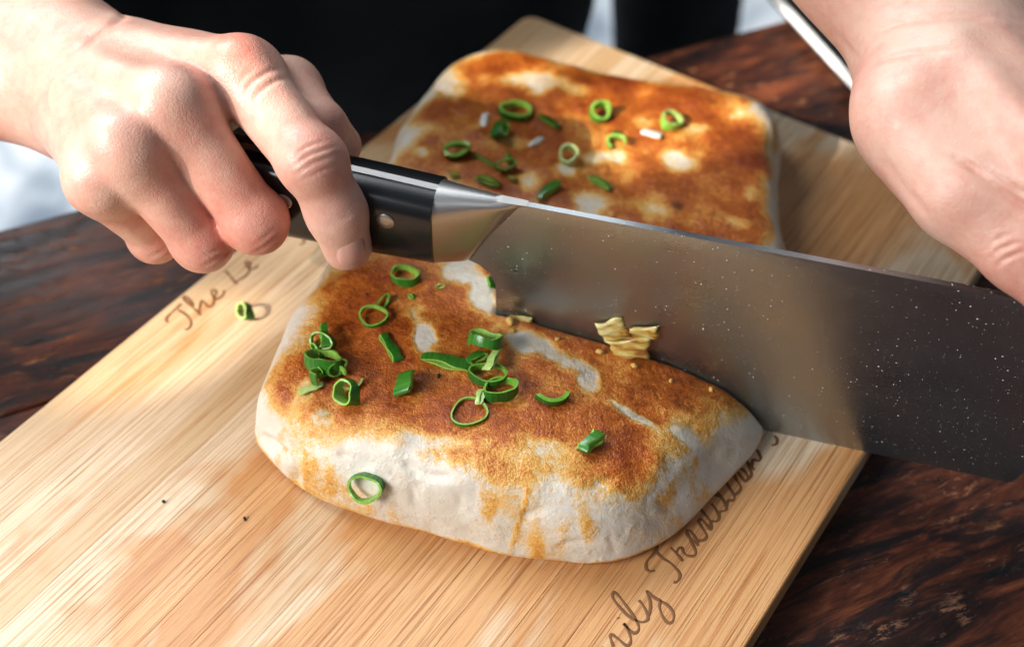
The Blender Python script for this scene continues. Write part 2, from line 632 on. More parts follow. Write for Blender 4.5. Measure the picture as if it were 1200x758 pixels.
TABLE, BAMBOO, BREAD, SKIN = mat_table(), mat_bamboo(), mat_bread(), mat_skin()
BLADE, STEEL, CLOTH, SLATE, FLOOR = mat_blade(), mat_steel('brushed_steel', 0.36, (0.50, 0.49, 0.48)), mat_cloth(), mat_slate(), mat_floor()
RIM = plain('pale_enamel_rim', (0.80, 0.80, 0.79), 0.35)
BLACKP = plain('black_handle_resin', (0.006, 0.007, 0.008), 0.22, Specular_IOR_Level=0.5)
BURN = plain('burnt_engraving', (0.19, 0.078, 0.024), 0.7)
NAIL = plain('fingernail', (0.60, 0.33, 0.27), 0.28, Subsurface_Weight=0.1, Subsurface_Radius=(0.002, 0.001, 0.0006))
G_OUT = mat_green('scallion_skin', (0.012, 0.105, 0.010), (0.050, 0.225, 0.018))
G_IN = mat_green('scallion_inside', (0.15, 0.38, 0.035), (0.34, 0.56, 0.11))
G_PALE = mat_green('scallion_pale', (0.34, 0.52, 0.12), (0.58, 0.68, 0.32))
G_WHITE = mat_green('scallion_white', (0.72, 0.72, 0.62), (0.82, 0.82, 0.76))

# ------------------------------------------------------------------ the setting: paving, table, board
fl = link('paving', mesh('paving', [(-8, -6, -0.75), (8, -6, -0.75), (8, 10, -0.75), (-8, 10, -0.75)], [(0, 1, 2, 3)], False), FLOOR)
tag(fl, kind='structure')

ZT = -0.015                                        # table top; the board's top face is z = 0
ta, tb = P(0, 268, ZT), P(905, 27, ZT)
tdir = (tb - ta) / np.linalg.norm(tb - ta)
tang = math.atan2(tdir[1], tdir[0])
table = empty('dining_table', ta)
table.rotation_euler = (0, 0, tang)
tag(table, 'dark reddish worn wooden plank table under the cutting board', 'table')
# table space: x along the far edge, y away from the camera (far edge at y = 0)
y = 0.0
for i, w in enumerate((0.106, 0.315, 0.32)):
    o = link('plank', box_mesh('plank', -0.75, 1.15, -w + 0.0006, -0.0006, -0.035, 0.0), TABLE, table)
    o.location = (0, y, 0)
    bevel(o, 0.0016, 2)
    y -= w
for lx in (-0.68, 1.08):
    for ly in (-0.07, -0.67):
        o = link('leg', box_mesh('leg', lx - 0.035, lx + 0.035, ly - 0.035, ly + 0.035, -0.735, -0.0352), TABLE, table)
        bevel(o, 0.003)

# cutting board: local x across (far edge, 0.255 m), local y along the cane, towards the camera
BA = P(619, 16)
bu = P(1193, 243) - BA
bu /= np.linalg.norm(bu)
board = empty('cutting_board', BA)
board.rotation_euler = (0, 0, math.atan2(bu[1], bu[0]))
tag(board, 'pale bamboo cutting board with burnt script lettering lying on the dark table', 'cutting board')
BW, BLEN, TH = 0.255, 0.415, -ZT
rot = Matrix.Rotation(-math.atan2(bu[1], bu[0]), 3, 'Z')


def to_board(p):
    q = rot @ (Vector(p) - Vector(BA))
    return q


random.seed(11)
ws = []
while sum(ws) < BW - 0.012:
    ws.append(random.uniform(0.008, 0.019))
sc_ = BW / sum(ws)
x = 0.0
for i, w in enumerate(ws):
    w *= sc_
    x0, x1 = x + 0.00001, x + w - 0.00001
    x += w
    rr = 0.007
    if i in (0, len(ws) - 1):
        r_ = min(rr, (x1 - x0) * 0.95)
        arc = lambda cx, cy, a0: [(cx + r_ * math.cos(a0 + math.pi / 2 * k / 6), cy + r_ * math.sin(a0 + math.pi / 2 * k / 6)) for k in range(7)]
        if i == 0:
            ol = [(x1, -BLEN), (x1, 0)] + arc(x0 + r_, -r_, math.pi / 2) + arc(x0 + r_, -BLEN + r_, math.pi)
        else:
            ol = [(x0, 0), (x0, -BLEN)] + arc(x1 - r_, -BLEN + r_, -math.pi / 2) + arc(x1 - r_, -r_, 0)
    else:
        ol = [(x0, -BLEN), (x1, -BLEN), (x1, 0), (x0, 0)]
    n = len(ol)
    v = [(a, b, -TH) for a, b in ol] + [(a, b, 0) for a, b in ol]
    f = [tuple(range(n - 1, -1, -1)), tuple(range(n, 2 * n))] + [(k, (k + 1) % n, (k + 1) % n + n, k + n) for k in range(n)]
    me = fix_normals(mesh('strip', v, f, False))
    # grain runs along y: put the strip's origin at its own place so each strip has its own grain
    o = link('strip', me, BAMBOO, board)
    bevel(o, 0.0012, 2)
    bw = me.attributes.new('bevel_weight_edge', 'FLOAT', 'EDGE')
    for e in me.edges:
        a, b = (me.vertices[k].co for k in e.vertices)
        joint = (abs(a.x - b.x) < 1e-6 and abs(a.z - b.z) < 1e-6 and not ((i == 0 and a.x < x0 + 1e-5) or (i == len(ws) - 1 and a.x > x1 - 1e-5)))
        vert = abs(a.z - b.z) > 1e-4
        bw.data[e.index].value = 0.0 if vert else (0.07 if joint else 1.0)
    o.modifiers['bevel'].limit_method = 'WEIGHT'

# burnt lettering, traced stroke by stroke on the board's top
def z3(pts): return [(185 + a / 6.3167, 270 + b / 6.3167) for a, b in pts]
def z1(pts): return [(690 + a / 5.493, 620 + b / 5.493) for a, b in pts]
def z2(pts): return [(780 + a / 5.414, 500 + b / 5.414) for a, b in pts]


STROKES = [
    z3([(80, 678), (62, 665), (75, 635), (110, 600), (150, 565), (172, 543)]),
    z3([(150, 590), (190, 610), (225, 640), (247, 675), (240, 710), (215, 733), (200, 728)]),
    z3([(320, 628), (270, 580), (215, 530), (190, 500), (205, 488), (240, 520), (265, 560)]),
    z3([(305, 610), (312, 560), (325, 520), (345, 535), (375, 565), (405, 560)]),
    z3([(405, 560), (420, 500), (398, 470), (400, 445), (425, 445), (432, 470), (412, 500), (440, 508), (480, 485), (492, 445)]),
    z3([(500, 300), (540, 345), (582, 398)]),
    z3([(582, 398), (592, 370), (640, 345), (672, 310), (680, 285)]),
    z3([(680, 285), (650, 255), (655, 232), (685, 245), (675, 275), (705, 285), (742, 262)]),
    z3([(1035, 10), (1065, 45), (1085, 80), (1072, 100), (1050, 105)]),
    # mily
    z1([(85, 755), (100, 770)]),
    z1([(160, 756), (145, 715), (138, 688), (150, 677), (190, 705), (240, 745), (265, 735), (270, 700), (250, 640), (225, 605), (240, 625), (285, 665), (315, 655), (320, 620), (290, 560), (240, 490), (190, 425), (160, 405), (155, 440), (190, 490), (260, 560), (330, 595), (375, 585), (380, 550), (350, 490), (322, 455)]),
    z1([(380, 570), (395, 520), (395, 460), (372, 395), (410, 430), (460, 460)]),
    z1([(460, 460), (510, 490), (545, 540), (540, 590), (510, 600), (475, 560), (455, 500), (460, 460), (440, 450)]),
    z1([(186, 566), (192, 574)]),
    # Tradition
    z1([(425, 265), (390, 268), (368, 245), (375, 205), (410, 165), (435, 130), (440, 95)]),
    z1([(430, 140), (470, 180), (530, 220), (580, 275), (585, 310), (565, 338), (545, 338)]),
    z1([(525, 118), (560, 150), (605, 205)]),
    z1([(565, 150), (575, 125), (600, 120), (610, 150), (640, 170), (680, 172)]),
    z1([(680, 172), (688, 140), (660, 80), (640, 30), (632, 0)]),
    z2([(210, 755), (180, 725), (145, 695), (135, 668), (150, 655), (180, 690), (210, 740)]),
    z2([(205, 720), (240, 718), (260, 690), (235, 645), (212, 605), (225, 585), (260, 620), (285, 650), (290, 610), (250, 555), (200, 500), (165, 478)]),
    z2([(285, 650), (290, 600), (320, 600), (340, 575), (320, 525), (290, 485)]),
    z2([(340, 575), (345, 540), (385, 525), (370, 470), (320, 405), (290, 370)]),
    z2([(300, 430), (360, 440)]),
    z2([(385, 525), (395, 470), (430, 465), (435, 435), (405, 385), (385, 350)]),
    z2([(435, 435), (470, 405), (475, 375), (440, 320), (435, 285), (460, 290), (490, 330), (510, 345), (520, 310), (490, 270), (465, 265)]),
    z2([(510, 345), (545, 300), (520, 235), (500, 195), (530, 240), (565, 275)]),
    z2([(545, 260), (555, 210), (590, 215), (602, 190), (580, 145)]),
    z2([(265, 455), (272, 462)]),
    z2([(360, 325), (366, 332)]),
    z2([(690, 55), (708, 80), (700, 110), (672, 115)]),
]
TEXTS = ('burnt script reading The Le, along the left edge', 'burnt script reading mily Tradition, along the right edge')
for part, sts in zip(TEXTS, (STROKES[:9], STROKES[9:])):
  lv, lf = [], []
  for st in sts:
      pts = np.array([to_board(P(a, b))[:2] for a, b in st])
      if len(pts) > 2:
          pts = catmull(pts, 5, False)
      t = np.gradient(pts, axis=0)
      t /= np.maximum(np.linalg.norm(t, axis=1, keepdims=True), 1e-9)
      nrm = np.stack([-t[:, 1], t[:, 0]], 1)
      hw = 0.00056
      b0 = len(lv)
      m_ = len(pts)
      for k in range(m_):
          taper = 0.70 + 0.45 * abs(math.sin(k * 0.22 + b0))
          q = hw * taper
          for sgn, zz in ((-1, 0.00002), (-0.6, 0.00014), (0.6, 0.00014), (1, 0.00002)):
              lv.append((*(pts[k] + nrm[k] * q * sgn), zz + 0.00001 * (len(lf) % 7) / 7))
      for k in range(m_ - 1):
          for c in range(3):
              lf.append((b0 + k * 4 + c, b0 + k * 4 + c + 1, b0 + (k + 1) * 4 + c + 1, b0 + (k + 1) * 4 + c))
  let = link('engraved_lettering', fix_normals(mesh('engraved_lettering', lv, lf)), BURN, board)
  let['label'] = part

# ------------------------------------------------------------------ flatbreads
def poly_sdf(px, py, poly):
    d = np.full(px.shape, 1e9, np.float32)
    inside = np.zeros(px.shape, bool)
    n = len(poly)
    for i in range(n):
        a, b = poly[i], poly[(i + 1) % n]
        ex, ey = b - a
        wx, wy = px - a[0], py - a[1]
        t = np.clip((wx * ex + wy * ey) / (ex * ex + ey * ey), 0, 1)
        d = np.minimum(d, (wx - ex * t) ** 2 + (wy - ey * t) ** 2)
        c = (a[1] > py) != (b[1] > py)
        with np.errstate(divide='ignore', invalid='ignore'):
            xi = a[0] + (py - a[1]) / (ey if ey != 0 else 1e-12) * ex
        inside ^= c & (px < xi)
    d = np.sqrt(d)
    return np.where(inside, -d, d)


class Bread:
    def __init__(self, outline, top, seed, slit, step, k_top, bumps=()):
        self.poly = catmull(outline, 6)
        self.seed, self.slit = seed, slit
        lo2, hi2 = self.poly.min(0) - 0.01, self.poly.max(0) + 0.01
        self.g = 0.0012
        gx = np.arange(lo2[0], hi2[0] + self.g, self.g)
        gy = np.arange(lo2[1], hi2[1] + self.g, self.g)
        X, Y = np.meshgrid(gx, gy, indexing='ij')
        self.D = poly_sdf(X, Y, self.poly)
        self.lo2 = lo2
        self.top, self.k_top, self.bumps = top, k_top, bumps
        self.v, self.q = surface(self.f, (*lo2, -0.004), (*hi2, top + 0.012), step, 1)

    def d2(self, p):
        u = (p[:, 0] - self.lo2[0]) / self.g
        w = (p[:, 1] - self.lo2[1]) / self.g
        nx, ny = self.D.shape
        u = np.clip(u, 0, nx - 1.001)
        w = np.clip(w, 0, ny - 1.001)
        i, j = u.astype(int), w.astype(int)
        a, b = u - i, w - j
        D = self.D
        return (D[i, j] * (1 - a) * (1 - b) + D[i + 1, j] * a * (1 - b) + D[i, j + 1] * (1 - a) * b + D[i + 1, j + 1] * a * b)

    def f(self, p):
        d2 = self.d2(p)
        flat = p.copy()
        flat[:, 2] = self.seed * 0.01
        h = self.top + 0.0016 * vnoise(flat, 0.034, self.seed) + 0.0010 * vnoise(flat, 0.013, self.seed + 1) + 0.00035 * vnoise(flat, 0.0055, self.seed + 2)
        rel_s = (p - E0.astype(np.float32)) @ DB.astype(np.float32)
        if self.slit:
            h = h - 0.0125 * sstep(-0.085, 0.005, rel_s) + 0.0015 * np.exp(-((rel_s + 0.10) / 0.03) ** 2)
        side = d2 + 0.0026 * vnoise(p, 0.028, self.seed + 3) + 0.0006 * vnoise(p, 0.010, self.seed + 4) + 0.00010 * vnoise(p, 0.004, self.seed + 5)
        # the side leans in towards the top
        lean = 0.16 + (0.55 * sstep(-0.05, 0.0, rel_s) if self.slit else 0.0)
        side = side + lean * np.clip(p[:, 2] - 0.004, 0, 1)
        d = smax(side, p[:, 2] - h, self.k_top)
        d = smax(d, -p[:, 2], 0.006)
        for c, r, hh in self.bumps:
            e = np.linalg.norm(p - np.array(c, np.float32), axis=1)
            d = d - hh * np.exp(-(e / r) ** 2)
        if self.slit:
            rel = p - E0.astype(np.float32)
            s = rel @ DB.astype(np.float32)
            t = np.abs(rel @ NB.astype(np.float32)) - 0.0016
            slab = np.maximum(t, -0.1020 - s)
            d = smax(d, -slab, 0.003)
        return d


def pix(x, y, z): return P(x, y, z)[:2]


front_outline = [pix(392, 300, .018), pix(352, 359, .014), pix(316, 425, .012), pix(294, 482, .010), pix(296, 515, .006), pix(318, 548, .004), pix(352, 576, .004),
                 pix(430, 606, .004), pix(520, 629, .004), pix(600, 649, .004), pix(660, 660, .004), pix(708, 658, .005), pix(760, 634, .008), pix(810, 594, .012),
                 pix(852, 552, .015), pix(893, 500, .015), (0.093, -0.040), (0.085, -0.022), (0.055, -0.006), (0.020, 0.006), (-0.015, 0.018), (-0.040, 0.027), (-0.056, 0.026)]
bl = [(P(808, 462, .033), .004, .0010), (P(838, 462, .030), .003, .0010), (P(792, 447, .034), .003, .0008), (P(770, 540, .028), .004, .0012), (P(722, 553, .027), .004, .0012),
      (P(372, 484, .032), .006, .0013), (P(385, 478, .033), .0035, -.0010), (P(468, 515, .033), .004, .0010), (P(705, 552, .026), .003, .0009), (P(700, 600, .012), .006, .0012), (P(452, 555, .017), .005, -.0013), (P(505, 560, .018), .006, -.0012), (P(560, 590, .012), .006, .0010)]
fb = Bread(front_outline, 0.0335, 1.0, True, 0.00095, 0.017, bl)
back_outline = [pix(518, 88, .016), pix(590, 66, .018), pix(690, 86, .018), pix(790, 106, .018), pix(868, 112, .020), pix(915, 140, .020), pix(919, 205, .018), (0.108, 0.015), (0.103, -0.006), (0.090, -0.004),
                (0.05, 0.010), (0.010, 0.024), (-0.030, 0.037), (-0.060, 0.048), pix(450, 200, .014), pix(480, 145, .014)]
bl2 = [(P(880, 130, .03), .010, .004), (P(900, 150, .028), .007, .002), (P(835, 205, .031), .003, .001)]
bb = Bread(back_outline, 0.0300, 2.0, False, 0.0011, 0.015, bl2)


def toast_front(b):
    v, q = b.v, b.q
    n = vnormals(v, q)
    ins = -b.d2(v)
    big = vnoise(v * [1, 1, 0], 0.022, 11.0)
    med = vnoise(v * [1, 1, 0], 0.009, 12.0)
    sml = vnoise(v * [1, 1, 0], 0.004, 13.0)
    t = sstep(-0.001, 0.029, ins + 0.008 * big + 0.005 * med) * sstep(0.15, 0.92, n[:, 2])
    # more browned towards the far left and along the cut, paler at the near right corner
    t *= 0.755 + 0.20 * big + 0.14 * med
    spots = [((545, 318), 26, 20, 0, 1.0), ((565, 348), 16, 22, 0, .9), ((495, 393), 15, 26, -20, 1.0), ((625, 405), 40, 13, 14, 1.0), ((668, 425), 36, 11, 14, .8), ((690, 443), 13, 13, 0, .8),
             ((750, 480), 34, 6, 22, .85), ((808, 494), 34, 6, 16, .8), ((600, 455), 12, 8, 0, .0), ((375, 487), 14, 9, 0, .5), ((640, 525), 22, 10, 0, .5), ((520, 520), 50, 9, 6, .6),
             ((690, 575), 60, 18, 0, .6), ((810, 560), 40, 22, -30, .7), ((350, 470), 14, 30, 25, .45), ((612, 372), 20, 6, 14, .3), ((430, 522), 34, 10, 8, .6)]
    for (px, py), a, c, ang, k in spots:
        cz = P(px, py, 0.033)
        # ellipse measured in the plane of the bread's top
        ux = P(px + a * math.cos(math.radians(ang)), py + a * math.sin(math.radians(ang)), 0.033) - cz
        uy = P(px - c * math.sin(math.radians(ang)), py + c * math.cos(math.radians(ang)), 0.033) - cz
        A = np.linalg.inv(np.array([[ux[0], uy[0]], [ux[1], uy[1]]]))
        w = (v[:, :2] - cz[:2]) @ A.T
        rr = np.linalg.norm(w, axis=1) + 0.34 * med + 0.26 * sml + 0.12 * big
        t = t * (1 - k * (1 - sstep(0.45, 1.35, rr)))
    seam = np.exp(-((project(v)[:, 0] - (618 - np.clip(project(v)[:, 1] - 580, 0, 99) * 0.3)) / 5.0) ** 2) * sstep(530, 550, project(v)[:, 1])
    t = np.maximum(t, 0.30 * seam * (0.7 + 0.6 * med))
    # browned foot of the loaf and a few tinges on the side
    foot = (1 - sstep(0.0015, 0.0060, v[:, 2] + 0.0015 * med)) * 0.55 * (0.6 + 0.6 * sstep(-.3, .5, big))
    side = 0.06 + 0.24 * sstep(-0.1, 0.8, vnoise(v, 0.016, 5.0) + 0.5 * med + 0.5 * sml) * (1 - sstep(0.4, 0.9, n[:, 2]))
    t = np.maximum(np.maximum(t, foot), side)
    sc = np.zeros(len(v))
    for (px, py), r, k in [((745, 440), 26, .8), (((700, 425)), 22, .6), ((800, 462), 22, .6), ((433, 440), 16, .75), ((385, 482), 9, .9), ((470, 345), 40, .35), ((590, 400), 10, .3), ((560, 440), 14, .3), ((605, 375), 20, .5), ((660, 392), 22, .5)]:
        c = P(px, py, 0.033)
        e = np.linalg.norm(v[:, :2] - c[:2], axis=1) / (r / 3300)
        sc = np.maximum(sc, k * np.exp(-e * e) * (0.6 + 0.5 * med))
    return t, sc


def toast_back(b):
    v, q = b.v, b.q
    n = vnormals(v, q)
    ins = -b.d2(v)
    big = vnoise(v * [1, 1, 0], 0.022, 21.0)
    med = vnoise(v * [1, 1, 0], 0.009, 22.0)
    sml = vnoise(v * [1, 1, 0], 0.004, 23.0)
    t = sstep(0.004, 0.017, ins + 0.004 * big + 0.003 * med) * sstep(0.35, 0.9, n[:, 2])
    t *= 0.75 + 0.18 * big + 0.14 * med
    spots = [((630, 96), 70, 12, 6, .9), ((530, 95), 18, 30, 15, .7), ((706, 182), 26, 9, 0, .9), ((790, 187), 24, 12, 10, 1.0), ((618, 214), 17, 13, 0, .9), ((686, 238), 22, 14, 15, .9), ((766, 240), 25, 18, 0, .8),
             ((494, 178), 14, 7, 0, .7), ((818, 152), 24, 9, -20, .7), ((664, 200), 14, 10, 0, .9), ((755, 145), 12, 12, 0, .6), ((880, 222), 10, 14, 0, .6), ((607, 168), 18, 8, 0, .5), ((885, 130), 26, 16, 0, .9), ((560, 150), 12, 8, 0, .4), ((870, 262), 14, 7, 20, .5)]
    for (px, py), a, c, ang, k in spots:
        cz = P(px, py, 0.030)
        ux = P(px + a * math.cos(math.radians(ang)), py + a * math.sin(math.radians(ang)), 0.030) - cz
        uy = P(px - c * math.sin(math.radians(ang)), py + c * math.cos(math.radians(ang)), 0.030) - cz
        A = np.linalg.inv(np.array([[ux[0], uy[0]], [ux[1], uy[1]]]))
        w = (v[:, :2] - cz[:2]) @ A.T
        rr = np.linalg.norm(w, axis=1) + 0.36 * med + 0.26 * sml + 0.12 * big
        t = t * (1 - 0.85 * k * (1 - sstep(0.25, 1.25, rr)))
    side = 0.10 + 0.18 * sstep(0.1, 0.8, vnoise(v, 0.014, 6.0)) * (1 - sstep(0.4, 0.9, n[:, 2]))
    t = np.maximum(t, side)
    sc = np.zeros(len(v))
    for (px, py), r, k in [((795, 240), 9, .9), ((840, 250), 18, .4), ((690, 120), 30, .2)]:
        c = P(px, py, 0.03)
        e = np.linalg.norm(v[:, :2] - c[:2], axis=1) / (r / 2900)
        sc = np.maximum(sc, k * np.exp(-e * e))
    return t, sc


def make_bread(b, toast, label, creases=()):
    n = vnormals(b.v, b.q)
    px = project(b.v)
    facing = np.einsum('ij,ij->i', n, CAM - b.v) > 0
    dep = np.zeros(len(b.v))
    for line, depth, w in creases:
        ln = catmull(line, 6, False)
        d = np.full(len(b.v), 1e9)
        for a, c in zip(ln, ln[1:]):
            e = c - a
            t = np.clip(((px - a) @ e) / (e @ e), 0, 1)
            d = np.minimum(d, np.linalg.norm(px - a - t[:, None] * e, axis=1))
        ends = np.clip(np.minimum(np.linalg.norm(px - ln[0], axis=1), np.linalg.norm(px - ln[-1], axis=1)) / 14, 0.15, 1)
        dep += facing * depth * ends * np.exp(-(d / w) ** 2)
    b.v = b.v - n * dep[:, None]
    me = mesh_np('stuffed_flatbread', b.v, b.q)
    t, s = toast(b)
    add_attr(me, 'toast', t)
    add_attr(me, 'scorch', s)
    o = link('stuffed_flatbread', me, BREAD)
    tag(o, label, 'flatbread', 'stuffed flatbreads on the cutting board')
    return BVHTree.FromPolygons(b.v.tolist(), b.q.tolist())


CREASES = [([(300, 508), (322, 524), (341, 546), (350, 577)], .0026, 5), ([(466, 538), (498, 555), (535, 559)], .0010, 6), ([(536, 572), (539, 588), (534, 606)], .0004, 4),
           ([(646, 648), (668, 636), (700, 634)], .0007, 4), ([(735, 478), (765, 487), (800, 492), (826, 503)], .0014, 6),
           ([(395, 520), (410, 540), (440, 552)], .0008, 11), ([(600, 405), (640, 402), (690, 425)], .0009, 9), ([(770, 600), (800, 575), (850, 530)], .0010, 14)]
rw = random.Random(5)
for k in range(22):                                   # small wrinkles in the dough's side
    u = rw.random()
    bx, by = 318 + 470 * u, 530 + 95 * math.sin(min(u * 1.25, 1) * 1.57) - rw.uniform(0, 70) * (0.4 + 0.6 * u)
    an, ln_ = rw.uniform(-0.5, 2.0), rw.uniform(12, 40)
    CREASES.append(([(bx, by), (bx + ln_ * .5 * math.cos(an) + rw.uniform(-4, 4), by + ln_ * .5 * math.sin(an) + rw.uniform(-4, 4)), (bx + ln_ * math.cos(an), by + ln_ * math.sin(an))], rw.uniform(.0003, .0009), rw.uniform(2.5, 5)))
bvh_f = make_bread(fb, toast_front, 'thick browned flatbread being sliced by the cleaver, scallions on top', CREASES)
bvh_b = make_bread(bb, toast_back, 'whole browned flatbread lying behind the cleaver blade')

# ------------------------------------------------------------------ cleaver
knife = empty('cleaver', BL(-0.16, 0.058))
KB = Vector(knife.location)
tag(knife, 'wide steel cleaver with black riveted handle cutting through the front flatbread', 'knife')


def kpart(name, me, mat):
    me.transform(Matrix.Translation(-KB))
    return link(name, me, mat, knife)


ZS = 0.0868


def s_end(z):     # curved step where the thick bolster meets the thin blade
    return float(np.interp(z, [0.056, 0.0585, 0.064, 0.072, 0.079, 0.0825, 0.085, 0.0868], [-0.1135, -0.1110, -0.1080, -0.1042, -0.1007, -0.0985, -0.0955, -0.0920]))


# blade: columns along s, closed cross sections; heel and tip follow their outlines
def heel(z): return float(np.interp(z, [0, 0.048, 0.0530, 0.0560, 0.0585, 0.0868], [-0.1014, -0.1022, -0.1042, -0.1080, -0.1150, -0.1150]))
def tip(z): return float(np.interp(z, [0, 0.0015, 0.006, 0.05, 0.0868], [0.0838, 0.0852, 0.0868, 0.0900, 0.0905]))


zs = [0.0002, 0.0015, 0.0035, 0.008, 0.014, 0.022, 0.03, 0.04, 0.048, 0.0530, 0.0560, 0.0585, 0.066, 0.074, 0.081, 0.0852, 0.0866]
th = [0.00005, 0.00020, 0.00034, 0.00055, 0.00078, 0.00088, 0.00095, 0.00105, 0.0011, 0.0011, 0.00112, 0.00115, 0.0012, 0.00122, 0.00125, 0.00125, 0.0011]
NS = 40
v, f = [], []
for sgn in (1, -1):
    for z, t in zip(zs, th):
        for k in range(NS + 1):
            s = heel(z) + (tip(z) - heel(z)) * k / NS
            v.append(BL(s, z, sgn * t))
nz = len(zs)
half = nz * (NS + 1)
idx = lambda side, i, k: side * half + i * (NS + 1) + k
for i in range(nz - 1):
    for k in range(NS):
        f.append((idx(0, i, k), idx(0, i, k + 1), idx(0, i + 1, k + 1), idx(0, i + 1, k)))
        f.append((idx(1, i, k), idx(1, i + 1, k), idx(1, i + 1, k + 1), idx(1, i, k + 1)))
    f.append((idx(0, i, 0), idx(0, i + 1, 0), idx(1, i + 1, 0), idx(1, i, 0)))
    f.append((idx(0, i, NS), idx(1, i, NS), idx(1, i + 1, NS), idx(0, i + 1, NS)))
for k in range(NS):
    f.append((idx(0, 0, k), idx(1, 0, k), idx(1, 0, k + 1), idx(0, 0, k + 1)))
    f.append((idx(0, nz - 1, k), idx(0, nz - 1, k + 1), idx(1, nz - 1, k + 1), idx(1, nz - 1, k)))
me = fix_normals(mesh('blade', v, f))
me.set_sharp_from_angle(angle=math.radians(30))
kpart('blade', me, BLADE)

# bolster: lofted between handle and the curved step
S0 = -0.1222
rings = []
zz = np.linspace(0.0575, ZS, 22)
for k in range(15):
    t = k / 14
    near, far = [], []
    for z in zz:
        s = S0 + (s_end(z) - S0) * t
        hgt = (z - 0.0575) / (ZS - 0.0575)
        rnd = math.sqrt(max(0.0, 1 - (abs(hgt * 2 - 1)) ** 4)) * 0.9 + 0.1
        w = 0.0014 + 0.0070 * (1 - t) ** 0.5 * (1 - 0.35 * t) * (0.03 + 0.97 * (rnd if hgt > 0.5 else 0.5 + 0.5 * rnd))
        near.append(BL(s, z, w))
        far.append(BL(s, z, -w))
    rings.append(near + far[::-1])
me = fix_normals(loft('bolster', rings))
me.set_sharp_from_angle(angle=math.radians(42))
kpart('bolster', me, STEEL)

# handle: tang between two black scales, slightly swelling towards the butt
SB = -0.236
hs = np.linspace(S0 + 0.0002, SB, 26)


def hz(s):
    u = (S0 - s) / (S0 - SB)
    lo = 0.0578 - 0.0015 * math.sin(u * math.pi) - 0.004 * max(0, u - 0.75) * 4
    hi = ZS - 0.0004 + 0.0022 * math.sin(u * math.pi * 0.9)
    return lo, hi


me = loft('tang', [[BL(s, hz(s)[0], 0.00135), BL(s, hz(s)[1], 0.00135), BL(s, hz(s)[1], -0.00135), BL(s, hz(s)[0], -0.00135)] for s in hs], smooth=False)
kpart('tang', fix_normals(me), STEEL)
for sgn in (1, -1):
    rings = []
    for j, s in enumerate(hs):
        lo, hi = hz(s)
        lo += 0.0004; hi -= 0.0004
        end = 1.0 - 0.35 * max(0.0, (j - 22) / 3) ** 2
        c, h = (lo + hi) / 2, (hi - lo) / 2
        W = 0.0088 * end
        ring = [BL(s, lo, sgn * 0.0014)]
        for k in range(17):
            a = -math.pi / 2 + math.pi * k / 16
            e = 0.55
            ca, sa = math.cos(a), math.sin(a)
            ring.append(BL(s, c + h * math.copysign(abs(sa) ** e, sa), sgn * (0.0016 + W * abs(ca) ** e)))
        ring.append(BL(s, hi, sgn * 0.0014))
        rings.append(ring)
    me = fix_normals(loft('handle_scale', rings))
    me.set_sharp_from_angle(angle=math.radians(50))
    kpart('handle_scale', me, BLACKP)
# rivets on both faces
def on_face(px, py, t):
    r = ray(px, py)
    tt = ((E0 + NB * t - CAM) @ NB) / (r @ NB)
    p = CAM + r * tt
    return (p - E0) @ DB, p[2]


rs, rz = on_face(452, 259, 0.0102)
for k, s in enumerate((rs, rs - 0.036, rs - 0.072)):
    for sgn in (1, -1):
        rg = []
        for rad, w in ((0.0030, 0.0070), (0.0030, 0.01052), (0.0027, 0.01072), (0.0012, 0.01080)):
            rg.append([BL(s + rad * math.cos(a), rz + rad * math.sin(a), sgn * w) for a in np.linspace(0, 2 * math.pi, 25)[:-1]])
        me = fix_normals(loft('rivet', rg))
        me.set_sharp_from_angle(angle=math.radians(40))
        kpart('rivet', me, STEEL)

# ------------------------------------------------------------------ tray at the far right of the table
tr0, tr1 = P(905, 0, -0.006), P(1005, 110, -0.006)
tdv = (tr1 - tr0) / np.linalg.norm(tr1 - tr0)
tray = empty('tray', (tr1 + tdv * 0.02)[:2].tolist() + [ZT])
tray.rotation_euler = (0, 0, math.atan2(tdv[1], tdv[0]) + math.pi / 2)
tag(tray, 'dark speckled tray with a pale rim behind the pressing hand', 'tray')
# local: x to the right, y away; near left corner at the origin


def rrect(x0, x1, y0, y1, r, z, n=6):
    out = []
    for cx, cy, a0 in ((x1 - r, y1 - r, 0), (x0 + r, y1 - r, 90), (x0 + r, y0 + r, 180), (x1 - r, y0 + r, 270)):
        for k in range(n + 1):
            a = math.radians(a0 + 90 * k / n)
            out.append((cx + r * math.cos(a), cy + r * math.sin(a), z))
    return out


TX, TY = 0.26, 0.19
me = fix_normals(loft('base', [rrect(0.006, TX - 0.006, 0.006, TY - 0.006, 0.012, 0.0002), rrect(0.003, TX - 0.003, 0.003, TY - 0.003, 0.014, 0.008), rrect(0.0045, TX - 0.0045, 0.0045, TY - 0.0045, 0.013, 0.008), rrect(0.008, TX - 0.008, 0.008, TY - 0.008, 0.011, 0.0022)]))
link('base', me, SLATE, tray)
rings = []
for k in range(10):
    a = 2 * math.pi * k / 10
    dd, dz = 0.0028 * math.cos(a), 0.0019 * math.sin(a)
    rings.append(rrect(0.003 - dd, TX - 0.003 + dd, 0.003 - dd, TY - 0.003 + dd, 0.014 + dd * 0.5, 0.0085 + dz))
rings.append(rings[0])
link('rim', fix_normals(loft('rim', rings, caps=False)), RIM, tray)

# ------------------------------------------------------------------ person: hands and forearms, black clothes
def W3(*a): return P(*a)


